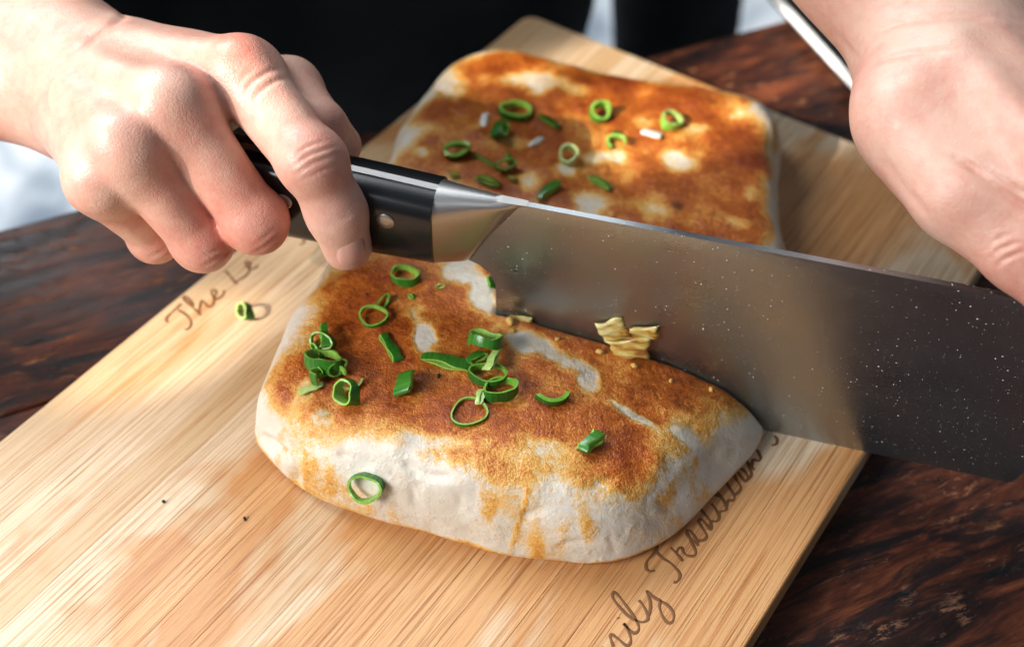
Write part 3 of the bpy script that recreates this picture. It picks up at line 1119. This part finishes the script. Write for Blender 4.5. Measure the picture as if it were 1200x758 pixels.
def palm_grip():
    """right hand closed round the handle, forefinger laid down its near face"""
    V = lambda *q: np.array(q)
    wi, wm, wr, wp = W3(88, 66, .094), W3(80, 80, .092), W3(74, 95, .088), W3(72, 108, .083)
    mc = [W3(286, 90, .108), W3(203, 128, .108), W3(152, 177, .101), W3(118, 213, .091)]
    pip = [W3(366, 190, .098), W3(300, 260, .073), W3(237, 284, .065), W3(182, 278, .057)]
    idx = [mc[0], pip[0], W3(394, 248, .080), W3(407, 289, .0655)]
    mid = [mc[1], pip[1], V(-.0925, -.003, .0500), V(-.0915, .013, .0530)]
    rin = [mc[2], pip[2], V(-.1110, -.003, .0480), V(-.1095, .013, .0510)]
    pin = [mc[3], pip[3], V(-.1270, .005, .0460), V(-.1250, .018, .0490)]
    rad = [(.0119, .0103, .0096, .0083), (.0120, .0101, .0080, .0072), (.0112, .0093, .0078, .0070), (.0100, .0080, .0070, .0062)]
    wr0 = W3(72, 84, .089)
    arm = W3(-260, 20, .100)
    dors = V(-.25, -.25, .93)
    dors = dors / np.linalg.norm(dors)

    def f(p):
        F = None
        for ch, r in zip((idx, mid, rin, pin), rad):
            a = cone(p, ch[0], ch[1], r[0], r[1] * 0.97)
            a = smin(a, cone(p, ch[1], ch[2], r[1] * 0.98, r[2]), .004)
            a = smin(a, cone(p, ch[2], ch[3], r[2], r[3]), .004)
            a = smin(a, ball(p, ch[1] + dors * .0006, r[1]), .004)
            F = a if F is None else smin(F, a, .0012)
        pm = cone(p, wi, mc[0], .0175, .0118)
        pm = smin(pm, cone(p, wm, mc[1], .0185, .0115), .010)
        pm = smin(pm, cone(p, wr, mc[2], .0180, .0108), .010)
        pm = smin(pm, cone(p, wp, mc[3], .0140, .0090), .010)
        # heel of the hand and ball of the thumb below
        pm = smin(pm, cone(p, V(-.150, .026, .074), V(-.126, .004, .070), .0150, .0125), .012)
        pm = smin(pm, cone(p, V(-.150, .042, .080), V(-.112, .028, .083), .0165, .0145), .012)
        # web between forefinger and thumb
        pm = smin(pm, cone(p, V(-.112, .028, .090), V(-.088, .018, .098), .0120, .0085), .010)
        th = cone(p, V(-.118, .034, .086), W3(338, 116, .092) + V(0, .004, 0), .0135, .0115)
        th = smin(th, cone(p, W3(338, 116, .092) + V(0, .004, 0), W3(373, 150, .093), .0113, .0095), .004)
        th = smin(th, cone(p, W3(373, 150, .093), W3(397, 180, .082) + V(0, .004, 0), .0095, .0075), .003)
        d = smin(pm, F, .0075)
        d = smin(d, th, .005)
        # knuckles
        for c, r in zip(mc, (.0088, .0096, .0090, .0082)):
            d = smin(d, ball(p, c + dors * .0050, r * .90), .0065)
        for a_, b_, r_ in ((wi, mc[0], .0034), (wm, mc[1], .0036), (wr, mc[2], .0032)):
            d = smin(d, cone(p, a_ + dors * .0135, b_ + dors * .0098, r_, r_), .0050)
        # wrist and forearm, wider than thick
        ax = V(0.0, .35, .94)
        fa = cone(p, wr0 + V(0, .006, .004), arm + V(0, .008, .004), .0205, .0255)
        fa = smin(fa, cone(p, wr0 + V(0, -.005, -.006), arm + V(0, -.008, -.006), .0195, .0250), .010)
        d = smin(d, fa, .012)
        return d + 0.00035 * vnoise(p, .011, 3.0)
    lo = (-.262, -.068, .030)
    hi = (-.036, .100, .132)
    reds = [(pip[0], .011, .55), (pip[1], .016, .75), (pip[2], .014, .55), (pip[3], .012, .5), (mc[0] + dors * .012, .012, .55), (mc[1] + dors * .012, .008, .25), (idx[3], .010, .30), (mc[2] + dors * .010, .008, .25)]
    pales = [(mc[1] + dors * .015, .007, .9), (mc[2] + dors * .014, .007, .8), (mc[3] + dors * .012, .006, .7), (idx[2], .012, .45)]
    creases = [([(64, 156), (53, 125), (56, 98), (84, 68), (130, 30), (160, 10)], .0009, 4.5), ([(78, 160), (70, 135)], .0005, 4),
               ([(342, 197), (362, 182), (394, 172)], .0005, 2.2), ([(346, 205), (368, 191), (399, 180)], .0006, 2.2), ([(342, 187), (358, 173), (386, 164)], .0004, 2.2), ([(350, 214), (376, 201), (402, 192)], .0004, 2.2),
               ([(286, 118), (292, 100), (312, 86), (330, 82)], .0005, 3), ([(294, 128), (302, 110), (322, 96), (340, 92)], .0005, 3), ([(280, 108), (285, 92), (300, 78)], .0003, 3),
               ([(238, 312), (254, 303), (277, 290)], .0006, 2.4), ([(236, 302), (255, 293), (272, 283)], .0004, 2.4), ([(290, 300), (310, 290), (335, 270)], .0004, 2.4), ([(292, 290), (308, 280), (330, 262)], .0003, 2.4),
               ([(170, 303), (186, 297), (200, 287)], .0004, 2.2), ([(385, 262), (405, 255), (424, 244)], .0004, 2.5), ([(384, 256), (404, 249), (422, 238)], .0003, 2.5)]
    return f, lo, hi, reds, pales, creases, .00072


def palm_press():
    """left hand pressing down on the blade's spine, thumb towards the handle"""
    V = lambda *q: np.array(q)
    wr = W3(1102, 55, .120)
    arm = W3(985, -105, .140)
    cmc, mp, ip, tp = W3(1052, 142, .116), W3(1122, 233, .107), W3(1194, 298, .101), W3(1246, 352, .0955)
    mi, mm, mr, mpk = W3(1262, 218, .122), W3(1302, 205, .120), W3(1322, 190, .114), W3(1328, 172, .106)
    fing = [(m, m + V(.012, -.030, -.006), m + V(.015, -.036, -.025), m + V(.008, -.024, -.034)) for m in (mi, mm, mr, mpk)]
    rad = [(.0118, .0100, .0088, .0078), (.0118, .0100, .0088, .0078), (.0112, .0094, .0084, .0075), (.0100, .0082, .0074, .0066)]

    def f(p):
        F = None
        for ch, r in zip(fing, rad):
            a = cone(p, ch[0], ch[1], r[0], r[1])
            a = smin(a, cone(p, ch[1], ch[2], r[1], r[2]), .004)
            a = smin(a, cone(p, ch[2], ch[3], r[2], r[3]), .004)
            F = a if F is None else smin(F, a, .0012)
        pm = cone(p, wr + V(-.006, 0, .0), mi, .0190, .0125)
        pm = smin(pm, cone(p, wr, mm, .0195, .0120), .012)
        pm = smin(pm, cone(p, wr + V(.008, .006, 0), mr, .0185, .0112), .012)
        pm = smin(pm, cone(p, wr + V(.006, .008, -.004), mpk, .0165, .0100), .012)
        pm = smin(pm, cone(p, W3(1130, 120, .108), W3(1240, 200, .106), .0140, .0110), .012)
        th = cone(p, cmc, mp, .0128, .0117)
        th = smin(th, cone(p, W3(1062, 170, .106), W3(1118, 240, .099), .0105, .0095), .006)
        th = smin(th, cone(p, mp, ip, .0117, .0104), .004)
        th = smin(th, cone(p, ip, tp, .0104, .0080), .004)
        d = smin(pm, F, .0075)
        d = smin(d, cone(p, W3(1085, 130, .116), W3(1175, 205, .110), .0145, .0095), .014)
        d = smin(d, cone(p, W3(1075, 95, .120), W3(1135, 205, .112), .0165, .0120), .016)
        d = smin(d, cone(p, W3(1130, 90, .123), W3(1215, 200, .118), .0160, .0115), .014)
        d = smin(d, th, .0140)
        fa = cone(p, wr + V(-.007, .001, .0), arm + V(-.010, 0, 0), .0190, .0250)
        fa = smin(fa, cone(p, wr + V(.007, .001, 0), arm + V(.012, 0, 0), .0200, .0250), .012)
        d = smin(d, fa, .010)
        for ta_, tb_ in ((W3(1122, 62, .1365), W3(1255, 208, .1310)), (W3(1150, 56, .1350), W3(1300, 195, .1295))):
            d = smin(d, cone(p, ta_, tb_, .0034, .0034), .009)
        return d + 0.0004 * vnoise(p, .012, 5.0)
    lo = (.040, -.112, .062)
    hi = (.256, .050, .176)
    reds = [(ip, .015, .6), (mp, .012, .3), (cmc, .012, .15)]
    pales = [(W3(1085, 262, .10), .010, .5)]
    creases = [([(1124, 186), (1150, 205), (1176, 226), (1230, 262)], .0011, 6), ([(1146, 190), (1175, 210), (1226, 244)], .0006, 4), ([(1100, 178), (1125, 188), (1150, 200)], .0006, 5), ([(1138, 205), (1155, 222), (1180, 236)], .0003, 3),
               ([(1160, 302), (1174, 291), (1200, 283)], .0006, 2.6), ([(1166, 314), (1180, 302), (1204, 293)], .0007, 2.6), ([(1156, 292), (1168, 281), (1190, 272)], .0004, 2.6),
               ([(1006, 88), (1030, 72), (1070, 62), (1120, 60)], .0006, 4), ([(1022, 40), (1060, 26), (1110, 20), (1170, 22)], .0006, 4), ([(1010, 76), (996, 60), (972, 30)], .0006, 4),
               ([(1030, 175), (1050, 208), (1084, 248), (1098, 262)], .0004, 5), ([(1095, 195), (1120, 200), (1140, 214)], .0004, 3)]
    return f, lo, hi, reds, pales, creases, .00085


def build_hand(spec):
    f, lo, hi, reds, pales, creases, step = spec
    v, q = surface(f, lo, hi, step, 2)
    n = vnormals(v, q)
    px = project(v)
    facing = np.einsum('ij,ij->i', n, CAM - v) > 0.0
    dep = np.zeros(len(v))
    for line, depth, w in creases:
        ln = catmull(line, 6, False)
        d = np.full(len(v), 1e9)
        for a, b in zip(ln, ln[1:]):
            e = b - a
            t = np.clip(((px - a) @ e) / (e @ e), 0, 1)
            d = np.minimum(d, np.linalg.norm(px - a - t[:, None] * e, axis=1))
        ends = np.minimum(1, np.minimum(np.linalg.norm(px - ln[0], axis=1), np.linalg.norm(px - ln[-1], axis=1)) / 22 + 0.05)
        dep += facing * depth * ends * (np.exp(-(d / w) ** 2) - 0.12 * np.exp(-((d - 2.2 * w) / (1.3 * w)) ** 2))
    v = v - n * dep[:, None]
    red = 0.26 + 0.14 * vnoise(v, .016, 9.0)
    for c, r, k in reds:
        red = red + k * np.exp(-(np.linalg.norm(v - c, axis=1) / r) ** 2)
    red = red + 130 * np.clip(dep, 0, .001)
    pal = np.zeros(len(v))
    for c, r, k in pales:
        pal = np.maximum(pal, k * np.exp(-(np.linalg.norm(v - c, axis=1) / r) ** 2))
    return v, q, red, pal


person = empty('person', (-0.06, 0.40, -0.75))
PB = Vector(person.location)
tag(person, 'person in black clothes gripping the cleaver and pressing its blade into the bread', 'person')
HANDS = []
for spec, lab in ((palm_grip(), 'hand gripping the black handle, forefinger laid down its face'), (palm_press(), 'hand pressing on the spine near the blade tip')):
    v, q, r_, p_ = build_hand(spec)
    HANDS.append((v, q))
    me = mesh_np('hand_and_forearm', v - np.array(PB), q)
    add_attr(me, 'redness', r_)
    add_attr(me, 'pale', p_)
    link('hand_and_forearm', me, SKIN, person)['label'] = lab
bvh_h = BVHTree.FromPolygons(HANDS[0][0].tolist(), HANDS[0][1].tolist())


def hit(bvh, px, py):
    d = Vector(ray(px, py)).normalized()
    loc, nrm, i, dist = bvh.ray_cast(Vector(CAM), d)
    return loc, nrm


# fingernail of the forefinger
loc, nrm = hit(bvh_h, 413, 297)
if loc is not None:
    along = Vector(P(420, 312, loc.z) - P(398, 262, loc.z)); along.z = -0.03
    along = (along - nrm * along.dot(nrm)).normalized()
    across = nrm.cross(along)
    nv, nf = [], []
    for i in range(13):
        for j in range(11):
            a = (i / 12 - 0.5) * 2
            b = (j / 10 - 0.5) * 2
            rr = 1.0
            w = 0.0050 * math.sqrt(max(0.0, 1 - 0.55 * max(0.0, a) ** 4 - 0.35 * max(0, -a) ** 4))
            h = 0.0009 - 0.0019 * b * b - 0.0008 * a * a
            if abs(b) == 1 or abs(a) == 1:
                h -= 0.0006
            nv.append(Vector(loc) + along * (a * 0.0056) + across * (b * w) + nrm * h - PB)
    for i in range(12):
        for j in range(10):
            nf.append((i * 11 + j, i * 11 + j + 1, (i + 1) * 11 + j + 1, (i + 1) * 11 + j))
    o = link('fingernail', fix_normals(mesh('fingernail', nv, nf)), NAIL, person)
    sm = o.modifiers.new('solid', 'SOLIDIFY')
    sm.thickness = 0.0005


def clothes(p):
    V = lambda *q: np.array(q)
    L, Rr = V(-.16, .40, .12), V(.03, .45, .12)
    d = cone(p, L, Rr, .115, .110)
    d = smin(d, cone(p, V(-.17, .38, .32), V(.05, .46, .32), .115, .115), .10)
    d = smin(d, cone(p, V(-.07, .40, -.08), V(-.06, .42, .32), .13, .13), .05)
    d = smin(d, cone(p, V(-.06, .44, .40), V(-.06, .45, .52), .09, .06), .08)
    d = smin(d, cone(p, V(-.17, .38, .37), V(-.27, .36, .38), .085, .075), .05)
    d = smin(d, cone(p, V(.05, .46, .37), V(.15, .48, .38), .085, .075), .05)
    # arms: rolled sleeves ending above the wrists
    e1, s1 = V(-.43, .12, .15), V(-.27, .36, .38)
    d = smin(d, cone(p, s1, e1, .070, .056), .03)
    d = smin(d, cone(p, e1, V(-.268, .058, .102), .054, .040), .02)
    e2, s2 = V(.10, .26, .22), V(.15, .48, .38)
    d = smin(d, cone(p, s2, e2, .070, .056), .03)
    d = smin(d, cone(p, e2, V(.078, .075, .152), .054, .042), .02)
    # trousers
    d = smin(d, cone(p, L, V(-.17, .43, -.70), .110, .065), .05)
    d = smin(d, cone(p, V(.06, .47, .12), V(.128, .49, -.06), .085, .050), .03)
    d = smin(d, cone(p, V(.128, .49, -.06), V(.13, .56, -.70), .050, .045), .02)
    # apron panel hanging in front
    for ax, ay in ((-.22, .26), (-.15, .29), (-.085, .32), (-.050, .345)):
        d = smin(d, cone(p, V(ax, ay, .10), V(ax - .01, ay + .01, -.40), .036, .034), .03)
    return d + .006 * vnoise(p, .07, 4.0) + .003 * vnoise(p, .03, 6.0)


cv, cq = surface(clothes, (-.56, -.02, -.78), (.32, .78, .62), .0095, 1)
link('black_clothes', mesh_np('black_clothes', cv - np.array(PB), cq), CLOTH, person)
sv, sq = surface(lambda p: np.maximum(np.minimum(cone(p, (-.17, .43, -.725), (-.18, .27, -.735), .045, .042), cone(p, (.13, .56, -.725), (.15, .40, -.735), .045, .042)), -.7495 - p[:, 2]), (-.27, .16, -.76), (.26, .70, -.66), .008, 1)
half_ = sv[:, 0] < 0
for keep in (half_, ~half_):
    ids = np.cumsum(keep) - 1
    qq = sq[np.all(keep[sq], axis=1)]
    link('shoe', mesh_np('shoe', sv[keep] - np.array(PB), ids[qq]), CLOTH, person)

# ------------------------------------------------------------------ scallions
def ring_mesh(name, a, b, h, wall, a0=0.0, a1=360.0, wob=0.06, seed=0, twist=0.0):
    rnd = random.Random(seed)
    closed = abs(a1 - a0) >= 359.9
    n = 30 if closed else max(8, int((a1 - a0) / 12))
    ph = [rnd.uniform(0, 6.28) for _ in range(4)]
    v, f = [], []
    N = n if closed else n + 1
    for i in range(N):
        t = math.radians(a0 + (a1 - a0) * i / n)
        k = 1 + wob * math.sin(2 * t + ph[0]) + wob * 0.7 * math.sin(3 * t + ph[1])
        lift = twist * math.sin(t + ph[2]) + 0.08 * h * math.sin(3 * t + ph[3])
        hk = 1 + 0.28 * math.sin(t + ph[1]) + 0.10 * math.sin(5 * t + ph[0])
        c, s = math.cos(t), math.sin(t)
        for (du, z) in ((0, -.5), (.12, -.30), (.16, 0), (.12, .30), (0, .5), (-1, .5), (-1.05, 0), (-1, -.5)):
            ra, rb = a * k + du * wall, b * k + du * wall
            rb = max(rb, 0.00012)
            v.append((ra * c, rb * s, z * h * hk + lift))
    m = 8
    mi = []
    for i in range(n):
        j = (i + 1) % N
        for k in range(m):
            l = (k + 1) % m
            f.append((i * m + k, j * m + k, j * m + l, i * m + l))
            mi.append(0 if k < 4 else 1)
    if not closed:
        f.append(tuple(range(m))); mi.append(1)
        f.append(tuple(n * m + k for k in range(m - 1, -1, -1))); mi.append(1)
    me = mesh(name, v, f)
    for p, i in zip(me.polygons, mi):
        p.material_index = i
    fix_normals(me)
    me.set_sharp_from_angle(angle=math.radians(50))
    return me


def put(name, me, mats, bvh, px, py, spin, tilt, label, cat, group=None, lift=0.0, sink=0.0004):
    if bvh is None:
        loc, nrm = Vector(P(px, py, 0.0)), Vector((0, 0, 1))
    else:
        loc, nrm = hit(bvh, px, py)
    zax = nrm.lerp(Vector((0, 0, 1)), 0.3).normalized()
    q = P(px + 10 * math.cos(math.radians(spin)), py + 10 * math.sin(math.radians(spin)), loc.z) - P(px, py, loc.z)
    xax = Vector(q)
    xax = (xax - zax * xax.dot(zax)).normalized()
    yax = zax.cross(xax)
    M = Matrix((xax, yax, zax)).transposed() @ Matrix.Rotation(math.radians(tilt), 3, 'X')
    lowest = min((M @ v.co).dot(zax) for v in me.vertices)
    o = link(name, me, mats)
    M4_ = M.to_4x4()
    M4_.translation = loc - zax * (lowest + sink) + zax * lift
    o.matrix_world = M4_
    tag(o, label, cat, group)
    return o


GF = 'scallion pieces on the front flatbread'
GB = 'scallion pieces on the back flatbread'
MG, MP_, MW = [G_OUT, G_IN], [G_PALE, G_PALE], [G_WHITE, G_WHITE]
MM = 0.001
# px, py, a, b, h, wall, spin, tilt, arc0, arc1, mats, lift, label
FRONT = [
    (475, 327, 5.0, 4.3, 2.6, .7, 0, -8, 0, 360, MG, 0, 'scallion ring on the front bread just under the black handle'),
    (438, 374, 4.7, 4.2, 1.3, .6, -10, 6, 0, 360, MG, 0, 'thin scallion ring hooked to a smaller loop on the front bread'),
    (449, 357, 3.2, 1.5, 1.6, .5, -50, 40, 0, 360, MG, .3, 'small narrow scallion loop standing against a thin ring'),
    (378, 406, 4.2, 3.0, 2.6, .6, 20, 50, 0, 360, MG, 0, 'tilted scallion ring at the top of the heap by the left edge of the bread'),
    (382, 400, 5.2, .5, 2.9, .5, -88, 78, 0, 360, MG, 3.2, 'upright scallion strip laid across the topmost ring of the heap'),
    (380, 430, 5.8, 4.2, 3.4, .6, 0, -18, 0, 360, MG, 1.2, 'wide scallion ring in the middle of the scallion heap'),
    (388, 447, 5.8, 3.6, 3.2, .6, -10, -20, 15, 215, MG, .4, 'dark open scallion curl under the wide ring of the heap'),
    (365, 456, 3.6, .7, 2.4, .6, -15, 80, 0, 360, MP_, 0, 'pale scallion sliver poking out left of the heap'),
    (412, 450, 4.6, 3.0, 2.4, .6, -25, 35, 170, 320, MP_, .6, 'pale scallion curl poking out right of the heap'),
    (409, 468, 4.4, 3.4, 4.0, .7, 50, 50, 0, 360, MG, 0, 'fat curled scallion at the bottom of the heap'),
    (458, 408, 6.0, 1.0, 3.2, .6, 55, 78, 0, 360, MG, 0, 'scallion slice lying across the pale oval spot'),
    (476, 455, 4.4, 2.0, 4.6, .7, -75, 60, 0, 360, MG, 0, 'folded scallion slice in the middle of the front bread'),
    (521, 426, 7.4, 1.4, 4.0, .6, 8, 82, 0, 360, MG, 0, 'long flat scallion slice beside the central scallion pile'),
    (568, 413, 5.8, 3.6, 4.2, .7, 15, -38, 0, 360, MG, 2.0, 'broad scallion curl on top of the central pile'),
    (572, 443, 5.8, 4.4, 2.2, .6, 15, -6, 0, 360, MG, .2, 'thin scallion ring under the pale slice of the central pile'),
    (577, 431, 5.2, .8, 3.0, .7, -60, 70, 0, 360, MP_, 3.0, 'pale scallion slice leaning on the central pile'),
    (586, 460, 5.0, 4.2, 3.0, .6, -15, -12, 0, 360, MG, .5, 'scallion ring at the right of the central pile'),
    (550, 484, 5.8, 5.2, 1.1, .5, 0, 5, 0, 360, MG, 0, 'very thin wide scallion ring below the central pile'),
    (562, 468, 2.8, .5, 1.9, .4, -80, 80, 0, 360, MP_, 1.2, 'tiny pale scallion bit resting on the thin wide ring'),
    (646, 463, 6.0, 4.6, 3.0, 1.3, -20, 8, 180, 320, MG, 0, 'arched scallion piece between the pale streaks of the front bread'),
    (691, 521, 4.4, 1.6, 4.2, .7, -48, 74, 0, 360, MG, 0, 'short scallion tube alone near the right corner of the bread'),
    (431, 569, 5.2, 4.4, 3.2, .7, -20, 10, 0, 360, MG, 0, 'scallion ring clinging to the white side of the front bread'),
    (372, 436, 3.6, 1.6, 2.6, .6, 30, 60, 0, 360, MG, .8, 'folded scallion bit tucked into the left of the heap'),
    (395, 438, 3.8, 2.2, 2.4, .6, -30, 45, 0, 360, MG, .8, 'small scallion ring tucked into the right of the heap'),
    (372, 415, 3.4, 1.4, 2.2, .6, 60, 60, 0, 360, MG, .2, 'small scallion bit at the foot of the topmost ring of the heap'),
    (558, 424, 3.6, 1.2, 3.0, .6, -30, 70, 0, 360, MG, .6, 'folded scallion bit tucked under the broad curl of the central pile'),
    (577, 336, 2.6, 1.6, 3.6, .5, 70, 60, 0, 360, MG, 0, 'small scallion bit caught at the heel of the blade'),
    (483, 348, 1.5, .5, 1.2, .4, 60, 70, 0, 360, MG, 0, 'scallion crumb beside the ring under the handle'),
    (516, 338, 1.6, .8, 1.2, .4, 0, 30, 0, 360, MG, 0, 'scallion crumb near the pale heel corner of the bread'),
]
BACK = [
    (604, 134, 6.6, 4.6, 2.6, 1.3, 0, 6, 0, 360, MG, 0, 'large flat scallion ring near the far edge of the back bread'),
    (586, 158, 4.4, 2.4, 4.4, .9, -60, 55, 0, 360, MG, 0, 'plump dark scallion nub below the large flat ring'),
    (643, 144, 5.8, .9, 2.6, .6, 32, 75, 0, 360, MG, 0, 'thin dark scallion slice beside the large flat ring'),
    (703, 138, 4.4, 4.0, 3.6, 1.2, -10, 20, 0, 360, MG, 0, 'thick upright scallion ring on the back bread'),
    (722, 171, 4.0, 3.0, 2.2, .9, 10, 15, 0, 250, MG, 0, 'open scallion curl below the thick upright ring'),
    (721, 160, 2.4, .6, 1.8, .5, -80, 75, 0, 360, MG, .5, 'short green sliver touching the open curl'),
    (665, 189, 3.8, 3.6, 3.0, .8, 0, 22, 0, 360, MP_, 0, 'pale yellow green scallion ring on the back bread'),
    (786, 148, 4.6, 3.8, 3.2, .9, -35, 16, 0, 360, [G_IN, G_PALE], 0, 'light green scallion ring in the sunlit corner of the back bread'),
    (535, 183, 4.8, 3.2, 4.0, 1.3, -5, 35, 0, 360, MG, 0, 'knobbly scallion end above the handle on the back bread'),
    (569, 190, 6.8, .6, 1.6, .5, 32, 70, 0, 360, MG, 0, 'thin dark scallion stalk running from the knobbly end'),
    (592, 200, 4.0, 2.0, 3.0, .8, -20, 40, 0, 360, MG, 0, 'curled scallion piece at the end of the thin stalk'),
    (596, 187, 2.8, .5, 1.6, .4, 70, 75, 0, 360, MG, .4, 'short green sliver standing on the curled piece'),
    (642, 225, 5.2, 1.0, 3.0, .7, -38, 75, 0, 360, MG, 0, 'dark scallion slice close behind the bolster'),
    (704, 217, 5.2, 1.0, 3.0, .7, 36, 75, 0, 360, MG, 0, 'scallion slice close behind the middle of the spine'),
    (572, 215, 4.6, 1.4, 2.4, .7, 18, 65, 0, 360, MG, 0, 'flat scallion slice half hidden by the bolster'),
    (533, 207, 1.8, 1.0, 2.0, .5, 0, 40, 0, 360, MG, 0, 'scallion crumb peeping over the handle'),
    (601, 212, 1.7, .9, 2.0, .5, 20, 45, 0, 360, MG, 0, 'scallion crumb beside the curled piece'),
    (568, 142, 5.6, .6, 2.3, .5, -80, 75, 0, 360, MW, 0, 'upright white scallion sliver left of the large flat ring'),
    (628, 167, 4.2, .5, 2.0, .5, -30, 75, 0, 360, MW, 0, 'short white scallion sliver in the middle of the back bread'),
    (763, 159, 3.8, .8, 3.8, .6, 15, 70, 0, 360, MW, 0, 'broad white scallion chip beside the sunlit ring'),
]
for grp, bvh, rows in ((GF, bvh_f, FRONT), (GB, bvh_b, BACK)):
    for k, (px, py, a, b, h, wl, sp, ti, a0, a1, mt, lf_, lab) in enumerate(rows):
        nm = 'scallion_ring' if (b > 1.7 and a1 - a0 > 300) else 'scallion_slice'
        me = ring_mesh(nm, a * 1.1 * MM, b * 1.1 * MM, h * (1.08 if b > 1.7 else 1.0) * MM, min(wl * 1.1, max(b, .3) * .9) * MM, a0, a1, 0.08, k + len(rows), 0.5 * MM)
        put(nm, me, mt, bvh, px, py, sp, ti, lab, 'scallion', grp, lift=lf_ * MM)
me = ring_mesh('scallion_slice', 4.6 * MM, 2.8 * MM, 3.6 * MM, 1.0 * MM, 0, 360, .05, 77, 0)
put('scallion_slice', me, [G_OUT, G_PALE], None, 288, 371, 55, 52, 'single scallion slice fallen on the board beside the lettering', 'scallion')


# ------------------------------------------------------------------ cabbage bits on the blade
def mat_cabbage():
    m = Mat('cooked_cabbage')
    n = m.noise(m.coord((1, 1, 3.5)), 95, 3, 0.55, 0.4)
    col = m.ramp(n, [(0.34, (0.30, 0.11, 0.02)), (0.46, (0.56, 0.38, 0.085)), (0.62, (0.68, 0.60, 0.28))])
    return m.set(Base_Color=col, Roughness=0.22, Subsurface_Weight=0.35, Subsurface_Radius=(0.002, 0.0015, 0.0006), Subsurface_Scale=1.0, Normal=m.bump(n, 0.0004, 0.3))


CAB = mat_cabbage()


def blade_bit(name, corners, t0, thick, lean, ribs, label, cat, group=None, seed=0):
    """a thin scrap: four corners on the blade's face (clockwise from top left), wavy, ribbed and rounded at the rim"""
    rnd = random.Random(seed)
    q = [np.array(on_face(590 + a / 6, 350 + b / 6, t0)) for a, b in corners]
    nu, nv = 16, 11
    ph = [rnd.uniform(0, 6) for _ in range(6)]
    top, bot = [], []
    zc = np.mean([k[1] for k in q])
    for j in range(nv + 1):
        for i in range(nu + 1):
            u, w = i / nu, j / nv
            rag = 0.035 * math.sin(9 * w + ph[0]) * (2 * u - 1) ** 6
            rag2 = 0.05 * math.sin(8 * u + ph[1]) * (2 * w - 1) ** 6
            uu, ww = u + rag, w + rag2
            p = (q[0] * (1 - uu) + q[1] * uu) * (1 - ww) + (q[3] * (1 - uu) + q[2] * uu) * ww
            edge = min(1.0, min(u, 1 - u, w, 1 - w) * 7)
            rib = 0.00032 * math.sin(ww * ribs * 6.28 + 1.2 * math.sin(3 * u + ph[2]))
            wave = 0.0005 * math.sin(3.2 * u + ph[3]) + 0.0004 * math.sin(3 * w + ph[4]) + (p[1] - zc) * lean
            top.append(BL(p[0], p[1], t0 + wave + thick * (0.35 + 0.65 * edge ** 0.5) + rib))
            bot.append(BL(p[0], p[1], t0 + wave))
    n = len(top)
    W = nu + 1
    f = []
    for j in range(nv):
        for i in range(nu):
            a = j * W + i
            f.append((a, a + 1, a + 1 + W, a + W))
            f.append((n + a, n + a + W, n + a + 1 + W, n + a + 1))
    rim = [i for i in range(W)] + [j * W + nu for j in range(1, nv + 1)] + [nv * W + i for i in range(nu - 1, -1, -1)] + [j * W for j in range(nv - 1, 0, -1)]
    for a, b in zip(rim, rim[1:] + rim[:1]):
        f.append((a, n + a, n + b, b))
    o = link(name, fix_normals(mesh(name, top + bot, f)), CAB)
    tag(o, label, cat, group)


GC = 'cooked cabbage bits stuck to the blade'
blade_bit('cabbage_piece', [(640, 172), (820, 138), (912, 292), (722, 306)], .0020, .0011, -.05, 3.0, 'browned ribbed cabbage piece stuck highest on the blade', 'cabbage', GC, 1)
blade_bit('cabbage_piece', [(722, 296), (1026, 282), (1020, 406), (800, 392)], .0040, .0012, -.10, 3.0, 'broad yellow cabbage piece standing on the cut edge of the bread', 'cabbage', GC, 2)
blade_bit('cabbage_piece', [(880, 216), (1080, 198), (1090, 282), (905, 292)], .0026, .0010, .0, 1.0, 'pale translucent cabbage piece at the right of the cabbage clump', 'cabbage', GC, 3)
blade_bit('cabbage_piece', [(48, 98), (200, 132), (208, 188), (80, 150)], .0018, .0010, .0, 1.0, 'small orange stained cabbage shred near the heel of the blade', 'cabbage', GC, 4)

# crumbs
CRUMB_D = plain('burnt_crumb', (0.02, 0.012, 0.008), 0.7)
CRUMB_G = plain('golden_crumb', (0.62, 0.38, 0.10), 0.6)


def crumb(px, py, r, mat, bvh, label, seed):
    rnd = random.Random(seed)
    bm = bmesh.new()
    bmesh.ops.create_icosphere(bm, subdivisions=2, radius=r)
    for v in bm.verts:
        v.co *= 1 + rnd.uniform(-.28, .28)
        v.co.x *= 1.5
    me = bpy.data.meshes.new('crumb')
    bm.to_mesh(me)
    bm.free()
    me.shade_smooth()
    return put('crumb', me, mat, bvh, px, py, rnd.uniform(0, 180), 0, label, 'crumb', sink=r * .2)


crumb(192, 588, .00050, CRUMB_D, None, 'tiny black crumb alone on the bare left part of the board', 1)
crumb(287, 608, .00050, CRUMB_D, None, 'tiny black crumb on the board near the bread pleat', 2)
crumb(430, 345, .00040, CRUMB_D, bvh_f, 'black speck on the front bread under the forefinger', 3)
crumb(514, 441, .00055, CRUMB_D, bvh_f, 'black speck below the long flat scallion slice', 4)
crumb(598, 379, .00130, CRUMB_G, bvh_f, 'golden crumb on the cut edge near the blade heel', 5)

rc = random.Random(8)
for k in range(6):
    u = k / 5
    c_ = crumb(604 + u * 232 + rc.uniform(-6, 6), 382 + u * 74 + rc.uniform(1, 7), rc.uniform(.0006, .0011), CRUMB_G, bvh_f, 'small golden crust flake along the cut edge beside the blade', 20 + k)
    c_['group'] = 'crust flakes along the cut'
